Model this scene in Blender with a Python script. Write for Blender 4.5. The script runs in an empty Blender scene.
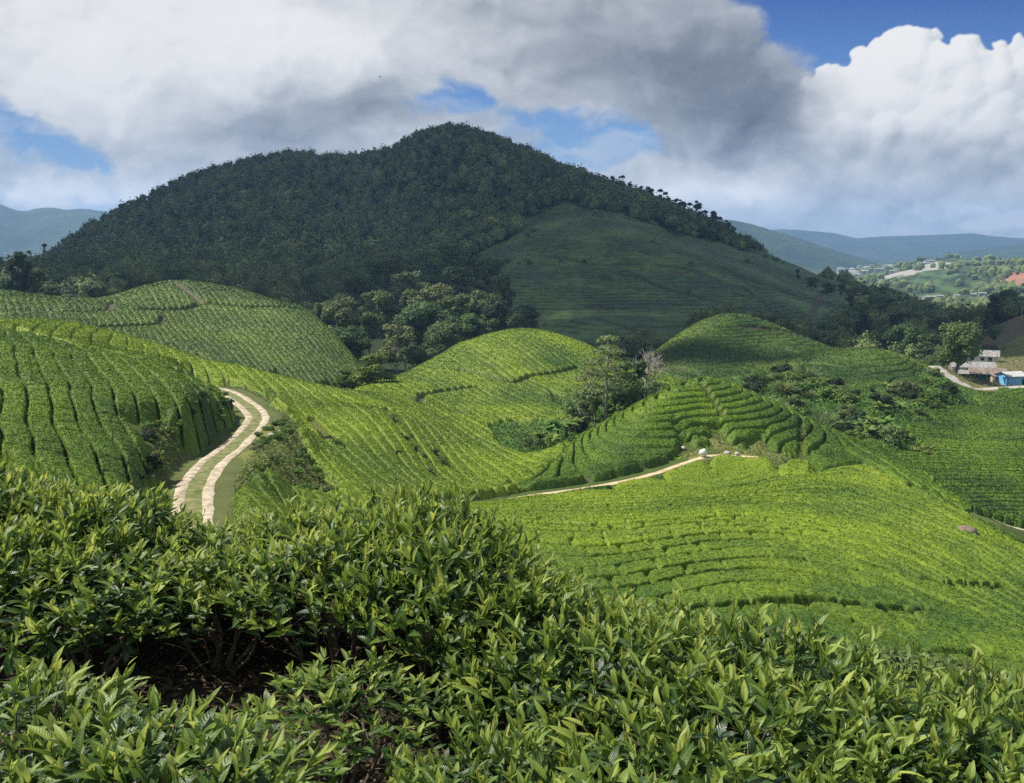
import bpy, math, random
import numpy as np
R = math.radians
rng = np.random.default_rng(7)
random.seed(7)
sc = bpy.context.scene
col = sc.collection

# ---------------------------------------------------------------- camera numbers
W, HGT, F, HZ = 1024, 783, 870.0, 245.0
PITCH = math.atan((HGT / 2 - HZ) / F)
CP_, SP_ = math.cos(PITCH), math.sin(PITCH)

def ray(px, py):
    dx = (px - W / 2) / F; dz = -(py - HGT / 2) / F
    return dx, CP_ + dz * SP_, -SP_ + dz * CP_

def P(px, py, Y):
    a, b, c = ray(px, py)
    return a * Y / b, Y, c * Y / b

def pix(x, y, z, lab):
    """a place given in metres, written as picture point and depth"""
    f_ = y * CP_ - z * SP_; u_ = y * SP_ + z * CP_
    return W / 2 + F * x / f_, HGT / 2 - F * u_ / f_, y, lab

# ---------------------------------------------------------------- noise (numpy)
_perm = rng.permutation(256); _perm = np.concatenate([_perm, _perm, _perm])
_gr = rng.uniform(0, 2 * np.pi, 256); _gx, _gy = np.cos(_gr), np.sin(_gr)

def perlin(x, y, seed=0):
    x = np.asarray(x, float); y = np.asarray(y, float)
    xi = np.floor(x).astype(np.int64); yi = np.floor(y).astype(np.int64)
    xf = x - xi; yf = y - yi
    u = xf * xf * xf * (xf * (xf * 6 - 15) + 10); v = yf * yf * yf * (yf * (yf * 6 - 15) + 10)
    def g(ix, iy, fx, fy):
        h = _perm[(_perm[(ix + seed * 17) & 255] + iy + seed * 31) & 255]
        return _gx[h] * fx + _gy[h] * fy
    a = g(xi, yi, xf, yf); b = g(xi + 1, yi, xf - 1, yf)
    c = g(xi, yi + 1, xf, yf - 1); d = g(xi + 1, yi + 1, xf - 1, yf - 1)
    return ((a + u * (b - a)) + v * ((c + u * (d - c)) - (a + u * (b - a)))) * 1.5

def fbm(x, y, oct=4, seed=0, gain=0.5):
    t = 0.0; a = 1.0; s = 0.0
    for o in range(oct):
        t = t + a * perlin(x * 2 ** o + o * 7.3, y * 2 ** o - o * 3.1, seed + o); s += a; a *= gain
    return t / s

def sstep(a, b, x):
    t = np.clip((x - a) / (b - a), 0, 1)
    return t * t * (3 - 2 * t)

# ---------------------------------------------------------------- terrain control points
# (px, py, depth, region)   regions: A..H tea, V scrub valley, W woods, Q farm yard, K grass bank, T forest, L far lowland,
# X red earth, Y pale earth
CPS = [
 # bank under the camera
 *[pix(*q) for q in ((0, .6, -1.65, 'K'), (-1.2, 2.2, -2.15, 'K'), (1.2, 2.2, -2.25, 'K'), (-2.2, 3.6, -2.35, 'K'), (0, 3.6, -2.55, 'K'), (2, 3.6, -2.8, 'K'), (-3.4, 6, -2.65, 'K'), (-1.2, 6, -2.8, 'K'), (1.2, 5.4, -3.0, 'K'), (3.2, 5.4, -3.4, 'K'),
  (-6, 9, -3.4, 'K'), (-2, 9, -3.7, 'K'), (2, 9, -4.3, 'K'), (6, 9, -5.2, 'K'), (-10, 15, -5.6, 'K'), (-3, 15, -6.6, 'K'), (3, 15, -7.8, 'K'), (10, 15, -9.0, 'K'), (-15, 23, -8.2, 'K'), (-8, 23, -9.4, 'K'))],
 (300, 600, 23, 'K'), (512, 660, 23, 'D'), (800, 715, 23, 'D'), (1024, 740, 23, 'D'),
 # slope by the track
 (-120, 430, 45, 'A'), (0, 468, 36, 'A'), (60, 498, 34, 'A'), (0, 410, 50, 'A'), (60, 420, 50, 'A'), (110, 440, 48, 'A'), (150, 465, 46, 'A'), (155, 500, 42, 'A'),
 (-120, 345, 80, 'A'), (0, 345, 76, 'A'), (60, 358, 72, 'A'), (110, 368, 68, 'A'), (150, 384, 66, 'A'), (190, 392, 67, 'A'), (205, 425, 63, 'A'),
 (60, 322, 116, 'C'), (0, 327, 116, 'C'), (-120, 330, 118, 'A'), (120, 334, 118, 'C'), (180, 351, 119, 'C'), (205, 373, 110, 'C'), (120, 350, 98, 'C'), (160, 362, 96, 'C'), (225, 399, 77, 'A'), (238, 410, 74, 'A'),
 (240, 367, 119, 'C'), (300, 381, 120, 'C'), (345, 391, 130, 'C'), (255, 378, 112, 'C'),
 (0, 350, 138, 'N'), (100, 355, 140, 'N'), (200, 372, 138, 'N'), (290, 400, 143, 'N'), (345, 400, 150, 'N'), (-120, 350, 140, 'N'),
 # track
 (185, 560, 32, 'R'), (193, 512, 45, 'R'), (193, 488, 50, 'R'), (208, 464, 57, 'R'), (228, 446, 65, 'R'), (250, 428, 74, 'R'), (255, 416, 80, 'R'), (243, 402, 88, 'R'), (225, 392, 97, 'R'), (212, 389, 101, 'R'),
 (270, 520, 46, 'C'), (300, 500, 56, 'C'), (270, 470, 62, 'S'), (275, 440, 72, 'S'), (330, 510, 56, 'C'), (300, 425, 88, 'C'), (350, 430, 90, 'C'), (290, 400, 104, 'C'), (340, 400, 112, 'C'),
 (380, 412, 104, 'C'), (400, 440, 94, 'C'), (380, 480, 75, 'C'), (420, 478, 85, 'C'), (400, 510, 62, 'C'), (445, 470, 95, 'C'), (330, 460, 76, 'C'),
 # hill beyond the hollow on the left
 (-100, 300, 185, 'B'), (0, 291, 190, 'B'), (50, 297, 192, 'B'), (100, 300, 195, 'B'), (140, 288, 205, 'B'), (170, 281, 212, 'B'), (205, 284, 214, 'B'), (240, 290, 216, 'B'), (280, 302, 216, 'B'), (310, 312, 214, 'B'), (335, 335, 200, 'B'), (350, 358, 186, 'B'),
 (0, 318, 160, 'B'), (70, 325, 156, 'B'), (150, 325, 168, 'B'), (180, 318, 182, 'B'), (230, 325, 184, 'B'), (290, 340, 180, 'B'), (240, 350, 162, 'B'), (310, 365, 164, 'B'), (345, 372, 170, 'B'),
 (0, 305, 225, 'N'), (100, 312, 230, 'N'), (170, 300, 250, 'N'), (240, 310, 255, 'N'), (300, 322, 250, 'N'), (-100, 308, 230, 'N'),
 # saddle and the round hill in the middle
 (365, 388, 150, 'C'), (390, 381, 160, 'C'), (420, 366, 178, 'C'), (455, 346, 194, 'C'), (490, 334, 202, 'C'), (525, 329, 206, 'C'), (560, 335, 207, 'C'), (590, 346, 206, 'C'), (620, 362, 200, 'C'), (660, 382, 185, 'C'),
 (450, 385, 158, 'C'), (500, 375, 166, 'C'), (550, 365, 175, 'C'), (590, 380, 165, 'C'), (470, 410, 138, 'C'), (520, 405, 145, 'C'), (550, 415, 138, 'C'),
 (430, 425, 112, 'C'), (470, 440, 115, 'C'), (500, 460, 106, 'C'), (530, 440, 122, 'V'), (560, 430, 128, 'V'), (600, 430, 124, 'V'), (590, 405, 145, 'V'), (625, 400, 142, 'V'), (650, 385, 160, 'V'), (540, 462, 104, 'C'), (460, 490, 84, 'C'),
 (440, 375, 225, 'W'), (520, 360, 240, 'W'), (600, 372, 240, 'W'), (380, 390, 190, 'W'),
 # front field under the foot path
 (450, 516, 60, 'D'), (530, 503, 70, 'D'), (580, 495, 77, 'D'), (640, 484, 85, 'D'), (690, 470, 92, 'D'), (760, 466, 94, 'D'), (725, 466, 94, 'D'), (795, 466, 95, 'D'), (470, 540, 50, 'D'), (600, 560, 46, 'D'), (600, 525, 57, 'D'), (720, 500, 68, 'D'), (800, 480, 83, 'D'), (850, 472, 90, 'D'),
 (880, 480, 86, 'D'), (930, 506, 75, 'D'), (970, 530, 66, 'D'), (1005, 552, 59, 'D'), (1040, 580, 53, 'D'), (850, 530, 56, 'D'), (900, 560, 47, 'D'), (800, 600, 37, 'D'), (920, 620, 36, 'D'), (1010, 640, 34, 'D'), (700, 600, 37, 'D'), (1100, 640, 40, 'D'),
 # cone
 (705, 378, 117, 'E'), (680, 388, 113, 'E'), (650, 405, 108, 'E'), (620, 425, 104, 'E'), (590, 445, 101, 'E'), (560, 464, 98, 'E'), (740, 388, 118, 'E'), (780, 405, 119, 'E'), (820, 425, 116, 'E'), (860, 445, 110, 'E'), (895, 463, 101, 'E'), (925, 485, 91, 'E'),
 (700, 410, 108, 'E'), (660, 440, 99, 'E'), (700, 440, 100, 'E'), (640, 465, 93, 'E'), (590, 482, 88, 'E'), (740, 430, 104, 'E'), (780, 445, 101, 'E'), (830, 460, 97, 'E'), (720, 451, 99, 'S'), (760, 453, 99, 'S'), (700, 452, 98, 'S'), (780, 457, 98, 'S'),
 (700, 420, 150, 'V'), (640, 430, 140, 'V'), (760, 420, 148, 'V'), (820, 445, 136, 'V'),
 # scrub valley and the right-hand field
 (790, 385, 168, 'V'), (830, 395, 160, 'V'), (870, 410, 150, 'V'), (900, 400, 165, 'V'), (930, 398, 172, 'V'), (880, 440, 130, 'V'), (850, 430, 140, 'V'), (770, 378, 172, 'V'), (945, 385, 190, 'V'),
 (905, 460, 117, 'G'), (940, 475, 108, 'G'), (970, 500, 97, 'G'), (1000, 520, 90, 'G'), (1020, 534, 85, 'G'), (1060, 555, 80, 'G'), (1000, 470, 118, 'G'), (940, 440, 140, 'G'), (1010, 430, 148, 'G'), (950, 415, 165, 'G'), (1010, 400, 184, 'G'), (1100, 420, 180, 'G'), (1100, 500, 110, 'G'),
 # hills before the mountain
 (730, 314, 262, 'F'), (700, 322, 255, 'F'), (675, 338, 246, 'F'), (655, 358, 230, 'F'), (770, 322, 266, 'F'), (805, 337, 264, 'F'), (845, 353, 255, 'F'), (720, 345, 230, 'F'), (700, 368, 206, 'F'), (760, 350, 232, 'F'), (800, 352, 228, 'F'),
 (880, 350, 212, 'F'), (840, 354, 208, 'F'), (800, 362, 204, 'F'), (760, 374, 195, 'F'), (910, 358, 211, 'F'), (932, 370, 207, 'F'), (950, 384, 202, 'F'), (860, 378, 184, 'F'), (910, 382, 186, 'F'), (820, 378, 184, 'F'),
 (730, 330, 310, 'W'), (800, 348, 310, 'W'), (880, 368, 250, 'W'), (930, 385, 245, 'W'), (650, 365, 280, 'W'),
 # farm yard, road, slope at the right
 (950, 382, 206, 'Q'), (970, 378, 222, 'Q'), (1000, 379, 224, 'Q'), (1030, 381, 222, 'Q'), (975, 364, 245, 'Q'), (1010, 361, 255, 'Q'), (1040, 362, 255, 'Q'),
 (990, 357, 280, 'S'), (1024, 348, 290, 'S'), (1005, 335, 318, 'J'), (1030, 314, 340, 'J'), (970, 352, 300, 'W'), (960, 345, 350, 'W'), (1000, 322, 380, 'W'), (1090, 310, 360, 'J'), (1060, 312, 420, 'W'),
 # valley woods and the mountain
 (350, 372, 225, 'W'), (430, 366, 250, 'W'), (500, 360, 265, 'W'), (380, 335, 300, 'W'), (430, 320, 340, 'W'), (480, 320, 350, 'W'), (320, 312, 330, 'W'), (0, 285, 330, 'W'), (60, 290, 320, 'W'), (150, 285, 330, 'W'), (250, 290, 330, 'W'), (-100, 285, 330, 'W'),
 (540, 330, 350, 'H'), (600, 335, 330, 'H'), (650, 340, 330, 'H'), (560, 280, 440, 'H'), (540, 235, 540, 'H'), (620, 232, 545, 'H'), (690, 255, 520, 'H'), (760, 280, 490, 'H'), (830, 305, 460, 'H'), (640, 290, 430, 'H'), (720, 300, 410, 'H'), (800, 325, 380, 'H'), (590, 225, 560, 'H'), (510, 255, 500, 'H'),
 (880, 322, 430, 'T'), (905, 327, 420, 'T'), (930, 335, 400, 'T'), (850, 318, 430, 'H'), (860, 335, 350, 'W'), (900, 345, 330, 'W'), (940, 352, 320, 'W'),
 (330, 268, 470, 'T'), (360, 260, 500, 'T'), (310, 285, 420, 'T'), (380, 280, 420, 'T'), (345, 255, 510, 'T'), (355, 245, 540, 'T'),
 (100, 272, 480, 'T'), (200, 268, 480, 'T'), (260, 270, 480, 'T'), (150, 225, 740, 'T'), (230, 220, 720, 'T'), (300, 215, 690, 'T'), (360, 210, 690, 'T'), (420, 200, 700, 'T'), (470, 190, 720, 'T'), (440, 255, 540, 'T'), (480, 240, 570, 'T'), (530, 200, 680, 'T'), (600, 204, 650, 'T'), (680, 230, 640, 'T'), (640, 215, 650, 'T'), (740, 258, 590, 'H'), (800, 285, 560, 'H'), (850, 302, 510, 'H'), (700, 246, 590, 'H'), (655, 230, 600, 'H'), (600, 215, 610, 'H'), (560, 222, 590, 'H'), (770, 270, 560, 'H'),
 (0, 292, 900, 'T'), (0, 296, 750, 'T'), (-60, 305, 900, 'T'), (-120, 305, 760, 'T'), (45, 263, 900, 'T'), (100, 224, 900, 'T'), (150, 199, 900, 'T'), (200, 179, 920, 'T'), (250, 166, 920, 'T'), (290, 159, 930, 'T'), (330, 161, 930, 'T'), (380, 158, 920, 'T'), (410, 144, 900, 'T'), (447, 132, 880, 'T'), (490, 141, 870, 'T'), (540, 162, 850, 'T'), (600, 187, 820, 'T'), (640, 200, 790, 'T'), (700, 224, 740, 'T'), (740, 245, 700, 'T'), (800, 269, 660, 'H'), (850, 288, 620, 'H'), (770, 257, 680, 'H'), (900, 308, 570, 'T'), (940, 323, 530, 'T'), (980, 340, 520, 'T'),
 (0, 330, 1300, 'L'), (200, 240, 1300, 'L'), (447, 215, 1300, 'L'), (640, 260, 1200, 'L'), (-150, 330, 900, 'L'),
 # lowland
 (800, 300, 1000, 'L'), (880, 330, 800, 'L'), (930, 330, 850, 'L'), (1000, 330, 800, 'L'), (900, 312, 1050, 'L'), (960, 305, 1150, 'L'), (1010, 305, 1100, 'L'), (910, 285, 1500, 'L'), (950, 280, 1600, 'L'), (1000, 285, 1450, 'L'),
 (905, 268, 2000, 'Y'), (935, 260, 2150, 'L'), (980, 262, 2100, 'L'), (870, 280, 2100, 'L'), (1015, 278, 1450, 'X'), (1030, 268, 1550, 'L'), (840, 285, 2000, 'L'), (860, 272, 2700, 'L'), (930, 268, 3000, 'L'), (1000, 266, 2800, 'L'), (1100, 272, 2000, 'L'),
 (512, 262, 4000, 'L'), (900, 262, 4500, 'L'), (0, 262, 4000, 'L'), (512, 256, 9000, 'L'), (0, 256, 9000, 'L'), (1024, 256, 9000, 'L'), (1200, 262, 4500, 'L'), (-200, 262, 4000, 'L'),
 (-300, 500, 40, 'K'), (-350, 380, 90, 'A'), (-300, 310, 200, 'B'), (-300, 280, 450, 'W'), (-300, 280, 900, 'T'), (1250, 640, 40, 'D'), (1250, 480, 110, 'G'), (1250, 400, 200, 'G'), (1250, 320, 420, 'J'), (1250, 320, 900, 'L'),
]
KU, KV = 3.0, 1.5
_pts = np.array([P(a, b, c) for a, b, c, d in CPS])
_lab = np.array([d for a, b, c, d in CPS])
_pts[np.isin(_lab, list('ABCDEFG')), 2] -= 0.85          # the points were read off the tops of the bushes

def UV(x, y):
    return np.arctan2(x, y) * KU, 0.5 * np.log(np.maximum(x * x + y * y, 1e-4)) * KV

_cu, _cv = UV(_pts[:, 0], _pts[:, 1])
_cr = np.hypot(_pts[:, 0], _pts[:, 1])
_val = _pts[:, 2] / _cr

def _ker(d2):
    return 0.5 * d2 * np.log(d2 + 1e-9)

def _fit():
    n = len(_cu)
    K = _ker((_cu[:, None] - _cu) ** 2 + (_cv[:, None] - _cv) ** 2) + np.eye(n) * 2e-4
    Pm = np.stack([np.ones(n), _cu, _cv], 1)
    A = np.zeros((n + 3, n + 3)); A[:n, :n] = K; A[:n, n:] = Pm; A[n:, :n] = Pm.T
    b = np.concatenate([_val, np.zeros(3)])
    return np.linalg.solve(A, b)
_w = _fit()

# lookup table of the bare terrain in (azimuth, log distance)
AZ0, AZ1, NA = R(-48), R(48), 900
LR0, LR1, NL = math.log(0.8), math.log(11000), 1300
_ga = np.linspace(AZ0, AZ1, NA); _gl = np.linspace(LR0, LR1, NL)

def _table():
    out = np.zeros((NL, NA))
    for i in range(NL):
        du = (_ga * KU)[:, None] - _cu; dv = _gl[i] * KV - _cv
        out[i] = _ker(du * du + dv * dv) @ _w[:-3] + _w[-3] + _w[-2] * _ga * KU + _w[-1] * _gl[i] * KV
    return out * np.exp(_gl)[:, None]
_tab = _table()

def H0(x, y):
    x = np.asarray(x, float); y = np.asarray(y, float)
    az = np.arctan2(x, y); lr = 0.5 * np.log(np.maximum(x * x + y * y, 0.7))
    azc = np.clip(az, AZ0, AZ1 - 1e-6)
    a = (azc - AZ0) / (AZ1 - AZ0) * (NA - 1); l = np.clip((lr - LR0) / (LR1 - LR0) * (NL - 1), 0, NL - 1.001)
    ia = np.minimum(a.astype(int), NA - 2); il = l.astype(int); fa = a - ia; fl = l - il
    z = (_tab[il, ia] * (1 - fa) + _tab[il, ia + 1] * fa) * (1 - fl) + (_tab[il + 1, ia] * (1 - fa) + _tab[il + 1, ia + 1] * fa) * fl
    back = sstep(R(48), R(100), np.abs(az))
    return z * (1 - back) + (-2.0 - 30 * sstep(8, 200, np.exp(lr))) * back

def cast(px, py, y0=8.0, y1=12000.0, h=None):
    """first point where the ray of a pixel meets the terrain between two depths (else its nearest approach)"""
    a, b, c = ray(px, py)
    Y = np.exp(np.linspace(math.log(y0), math.log(y1), 6000))
    x = a * Y / b; z = c * Y / b
    g = z - (h or H)(x, Y)
    k = np.where(g < 0)[0]
    k = k[0] if len(k) else int(np.argmin(g / Y))
    return x[k], Y[k]

def polydist(x, y, pts):
    """distance to a polyline, and the arc position and signed side of the nearest point"""
    best = np.full(np.shape(x), 1e9); zz = np.zeros(np.shape(x)); sd = np.zeros(np.shape(x)); arc = np.zeros(np.shape(x)); acc = 0.0
    for (x0, y0, z0), (x1, y1, z1) in zip(pts[:-1], pts[1:]):
        dx, dy = x1 - x0, y1 - y0; L2 = dx * dx + dy * dy; L = math.sqrt(L2)
        t = np.clip(((x - x0) * dx + (y - y0) * dy) / L2, 0, 1)
        d = np.hypot(x - x0 - t * dx, y - y0 - t * dy); m = d < best
        best = np.where(m, d, best); zz = np.where(m, z0 + t * (z1 - z0), zz)
        sd = np.where(m, ((x - x0) * dy - (y - y0) * dx) / L, sd); arc = np.where(m, acc + t * L, arc); acc += L
    return best, zz, sd, arc

def smooth_line(pts, n=6):
    p = np.array(pts, float); q = np.vstack([2 * p[0] - p[1], p, 2 * p[-1] - p[-2]]); out = []
    for i in range(1, len(q) - 2):
        for t in np.arange(n) / n:
            out.append(0.5 * ((2 * q[i]) + (q[i + 1] - q[i - 1]) * t + (2 * q[i - 1] - 5 * q[i] + 4 * q[i + 1] - q[i + 2]) * t * t + (3 * q[i] - q[i - 1] - 3 * q[i + 1] + q[i + 2]) * t ** 3))
    out.append(p[-1])
    return [tuple(v) for v in out]

TRACK = smooth_line([P(185, 560, 32), P(193, 512, 45), P(196, 488, 50), P(212, 464, 57), P(234, 446, 65), P(252, 428, 74), P(257, 416, 80), P(243, 402, 88), P(225, 392, 97), P(208, 389, 102), P(192, 389, 107)])
def on_ground(pixels, y0, y1, h=H0):
    out = []
    for p in pixels:
        x, y = cast(p[0], p[1], y0, y1, h); out.append((x, y, float(h(x, y))))
    return out
FOOT = smooth_line(on_ground([(440, 513), (490, 508), (530, 501), (580, 494), (620, 487), (655, 478), (690, 466), (715, 460), (760, 462)], 45, 105))
FARM = smooth_line([P(934, 366, 217), P(941, 371, 214), P(950, 377, 211), P(960, 383, 208), P(974, 389, 205), P(1000, 388, 204), P(1040, 386, 204), P(1090, 384, 206)])
LOWP = smooth_line(on_ground([(985, 527), (1005, 535), (1024, 541), (1060, 552)], 70, 100))

def H(x, y):
    x = np.asarray(x, float); y = np.asarray(y, float)
    z = H0(x, y)
    r = np.hypot(x, y)
    z = z + 0.35 * fbm(x / 16, y / 16, 3, 3) * sstep(25, 70, r) + 5.0 * fbm(x / 90, y / 90, 4, 9) * sstep(330, 700, r) * sstep(3000, 1500, r)
    z = z + 12 * fbm(x / 330, y / 330, 4, 12) * sstep(900, 2000, r)
    d, zz, s, a = polydist(x, y, TRACK)
    z = np.where(d < 9, z + (zz - z) * (1 - sstep(1.7, 3.4 + 2.5 * (s > 0), d)), z)
    d, zz, s, a = polydist(x, y, FARM)
    z = np.where(d < 9, z + (zz - z) * (1 - sstep(2.0, 7.0, d)), z)
    for ln in (FOOT, LOWP):
        d, zz, s, a = polydist(x, y, ln)
        z = np.where(d < 6, z + (zz + (0.55 if ln is FOOT else 1.1) - z) * (1 - sstep(0.9, 5.5, d)), z)
    return z

def region_d(x, y, labels):
    """distance in the warped plan to the nearest control point of the given regions"""
    u, v = UV(x, y); m = np.isin(_lab, list(labels)); cu, cv = _cu[m], _cv[m]
    out = np.full(u.shape, 1e9)
    for a, b in zip(cu, cv):
        np.minimum(out, (u - a) ** 2 + (v - b) ** 2, out=out)
    return np.sqrt(out)
# ---------------------------------------------------------------- mesh and tag helpers
def mesh_data(name, v, f, mat=None, attrs=None, smooth=True):
    """v (n,3); f (m,3) or (m,4) int array, or list of such arrays"""
    fl = f if isinstance(f, list) else [f]
    fl = [np.asarray(a, np.int32) for a in fl if len(a)]
    me = bpy.data.meshes.new(name)
    v = np.asarray(v, np.float32)
    me.vertices.add(len(v)); me.vertices.foreach_set('co', v.ravel())
    loops = np.concatenate([a.ravel() for a in fl]); tot = np.concatenate([np.full(len(a), a.shape[1], np.int32) for a in fl])
    me.loops.add(len(loops)); me.loops.foreach_set('vertex_index', loops)
    me.polygons.add(len(tot)); st = np.concatenate([[0], np.cumsum(tot)[:-1]]).astype(np.int32)
    me.polygons.foreach_set('loop_start', st); me.polygons.foreach_set('loop_total', tot)
    me.polygons.foreach_set('use_smooth', np.full(len(tot), smooth))
    for k, a in (attrs or {}).items():
        a = np.asarray(a, np.float32)
        if a.ndim == 1:
            at = me.attributes.new(k, 'FLOAT', 'POINT'); at.data.foreach_set('value', a)
        else:
            at = me.attributes.new(k, 'FLOAT_COLOR', 'POINT')
            at.data.foreach_set('color', np.concatenate([a, np.ones((len(a), 1), np.float32)], 1).ravel())
    me.update(calc_edges=True)
    if mat: me.materials.append(mat)
    return me

def obj(name, me, parent=None, loc=None):
    o = bpy.data.objects.new(name, me); col.objects.link(o)
    if parent: o.parent = parent
    if loc is not None: o.location = loc
    return o

def tag(o, label=None, cat=None, group=None, kind=None):
    for k, v in (('label', label), ('category', cat), ('group', group), ('kind', kind)):
        if v: o[k] = v
    return o

def thing(name, label, cat, loc=(0, 0, 0), rz=0.0, group=None, scale=None):
    o = bpy.data.objects.new(name, None); col.objects.link(o)
    o.location = loc; o.rotation_euler = (0, 0, rz); o.empty_display_size = 0.2
    if scale: o.scale = scale
    return tag(o, label, cat, group)

def dup(root, loc, rz, scale=None, label=None, group=None):
    r = root.copy(); col.objects.link(r); r.location = loc; r.rotation_euler = (0, 0, rz)
    if scale: r.scale = scale
    if label: r['label'] = label
    if group: r['group'] = group
    for ch in list(root.children):
        c = ch.copy(); col.objects.link(c); c.parent = r
        for g in ch.children:
            d = g.copy(); col.objects.link(d); d.parent = c
    return r

class MB:
    """collects verts and faces of one mesh, with one scalar per vertex"""
    def __init__(s): s.v = []; s.q = []; s.t = []; s.a = []; s.n = 0
    def add(s, v, q=None, t=None, a=0.0):
        v = np.asarray(v, float).reshape(-1, 3)
        s.v.append(v); s.a.append(np.full(len(v), a) if np.isscalar(a) else np.asarray(a, float))
        if q is not None and len(q): s.q.append(np.asarray(q).reshape(-1, 4) + s.n)
        if t is not None and len(t): s.t.append(np.asarray(t).reshape(-1, 3) + s.n)
        s.n += len(v)
    def tube(s, pts, rad, seg=6, a=0.0):
        pts = np.asarray(pts, float); rad = np.broadcast_to(np.asarray(rad, float), (len(pts),)); n = len(pts)
        tan = np.gradient(pts, axis=0); tan /= np.linalg.norm(tan, axis=1, keepdims=True) + 1e-9
        up = np.array([0.31, 0.17, 0.93]); up = up if abs(tan[0] @ up) < 0.95 else np.array([1.0, 0, 0])
        s1 = np.cross(tan, up); s1 /= np.linalg.norm(s1, axis=1, keepdims=True) + 1e-9; s2 = np.cross(tan, s1)
        th = np.arange(seg) / seg * 2 * np.pi
        ring = pts[:, None] + rad[:, None, None] * (np.cos(th)[None, :, None] * s1[:, None] + np.sin(th)[None, :, None] * s2[:, None])
        i = np.arange(n - 1)[:, None] * seg; j = np.arange(seg)[None]
        q = np.stack([i + j, i + (j + 1) % seg, i + seg + (j + 1) % seg, i + seg + j], -1).reshape(-1, 4)
        k = (n - 1) * seg
        s.add(ring.reshape(-1, 3), q, [(k + 0, k + a1, k + a1 + 1) for a1 in range(1, seg - 1)], a)
    def box(s, c, d, rz=0.0, a=0.0):
        x, y, z = np.array(d) / 2
        v = np.array([(i * x, j * y, k * z) for k in (-1, 1) for j in (-1, 1) for i in (-1, 1)])
        ca, sa = math.cos(rz), math.sin(rz)
        v = np.stack([v[:, 0] * ca - v[:, 1] * sa, v[:, 0] * sa + v[:, 1] * ca, v[:, 2]], 1) + np.array(c)
        s.add(v, [(0, 2, 3, 1), (4, 5, 7, 6), (0, 1, 5, 4), (2, 6, 7, 3), (0, 4, 6, 2), (1, 3, 7, 5)], None, a)
    def poly_prism(s, pts, thick, a=0.0):
        """pts: a 3-D quad, thickened along its normal"""
        p = np.asarray(pts, float); nrm = np.cross(p[1] - p[0], p[2] - p[0]); nrm /= np.linalg.norm(nrm)
        v = np.vstack([p - nrm * thick / 2, p + nrm * thick / 2])
        s.add(v, [(3, 2, 1, 0), (4, 5, 6, 7), (0, 1, 5, 4), (1, 2, 6, 5), (2, 3, 7, 6), (3, 0, 4, 7)], None, a)
    def data(s, name, mat, smooth=True, attr='tone'):
        return mesh_data(name, np.vstack(s.v), [np.vstack(x) for x in (s.q, s.t) if x], mat, {attr: np.concatenate(s.a)}, smooth)
    def build(s, name, mat, parent=None, smooth=True, attr='tone'):
        return obj(name, s.data(name, mat, smooth, attr), parent)

# ---------------------------------------------------------------- node helper
class NT:
    def __init__(s, tree): s.t = tree; s.n = tree.nodes; s.l = tree.links
    def node(s, typ, **kw):
        n = s.n.new(typ)
        for k, v in kw.items(): setattr(n, k, v)
        return n
    def put(s, sock, v):
        if isinstance(v, bpy.types.NodeSocket): s.l.new(v, sock)
        elif v is not None:
            if hasattr(sock.default_value, '__len__') and not hasattr(v, '__len__'): v = [v] * len(sock.default_value)
            elif hasattr(sock.default_value, '__len__') and len(sock.default_value) == 4 and len(v) == 3: v = tuple(v) + (1,)
            sock.default_value = v
    def m(s, op, a, b=None, c=None, clamp=False):
        n = s.node('ShaderNodeMath', operation=op, use_clamp=clamp); s.put(n.inputs[0], a)
        if b is not None: s.put(n.inputs[1], b)
        if c is not None: s.put(n.inputs[2], c)
        return n.outputs[0]
    def vec(s, x, y, z=0.0):
        n = s.node('ShaderNodeCombineXYZ')
        for i, v in enumerate((x, y, z)): s.put(n.inputs[i], v)
        return n.outputs[0]
    def noise(s, v, scale, detail=4.0, rough=0.5, dist=0.0):
        n = s.node('ShaderNodeTexNoise'); n.noise_dimensions = '3D'
        s.put(n.inputs['Vector'], v); n.inputs['Scale'].default_value = scale; n.inputs['Detail'].default_value = detail
        n.inputs['Roughness'].default_value = rough; n.inputs['Distortion'].default_value = dist
        return n.outputs['Fac']
    def step(s, a, b, x):
        n = s.node('ShaderNodeMapRange', interpolation_type='SMOOTHSTEP'); s.put(n.inputs[0], x); s.put(n.inputs[1], a); s.put(n.inputs[2], b)
        n.inputs[3].default_value = 0; n.inputs[4].default_value = 1
        return n.outputs[0]
    def mix(s, f, a, b):
        n = s.node('ShaderNodeMix', data_type='RGBA'); s.put(n.inputs[0], f); s.put(n.inputs[6], a); s.put(n.inputs[7], b)
        return n.outputs[2]
    def attr(s, name, what='Fac'):
        return s.node('ShaderNodeAttribute', attribute_name=name).outputs[what]
    def objco(s):
        return s.node('ShaderNodeTexCoord').outputs['Object']

def new_mat(name):
    m = bpy.data.materials.new(name); m.use_nodes = True; m.node_tree.nodes.clear()
    t = NT(m.node_tree); out = t.node('ShaderNodeOutputMaterial')
    return m, t, out

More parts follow.
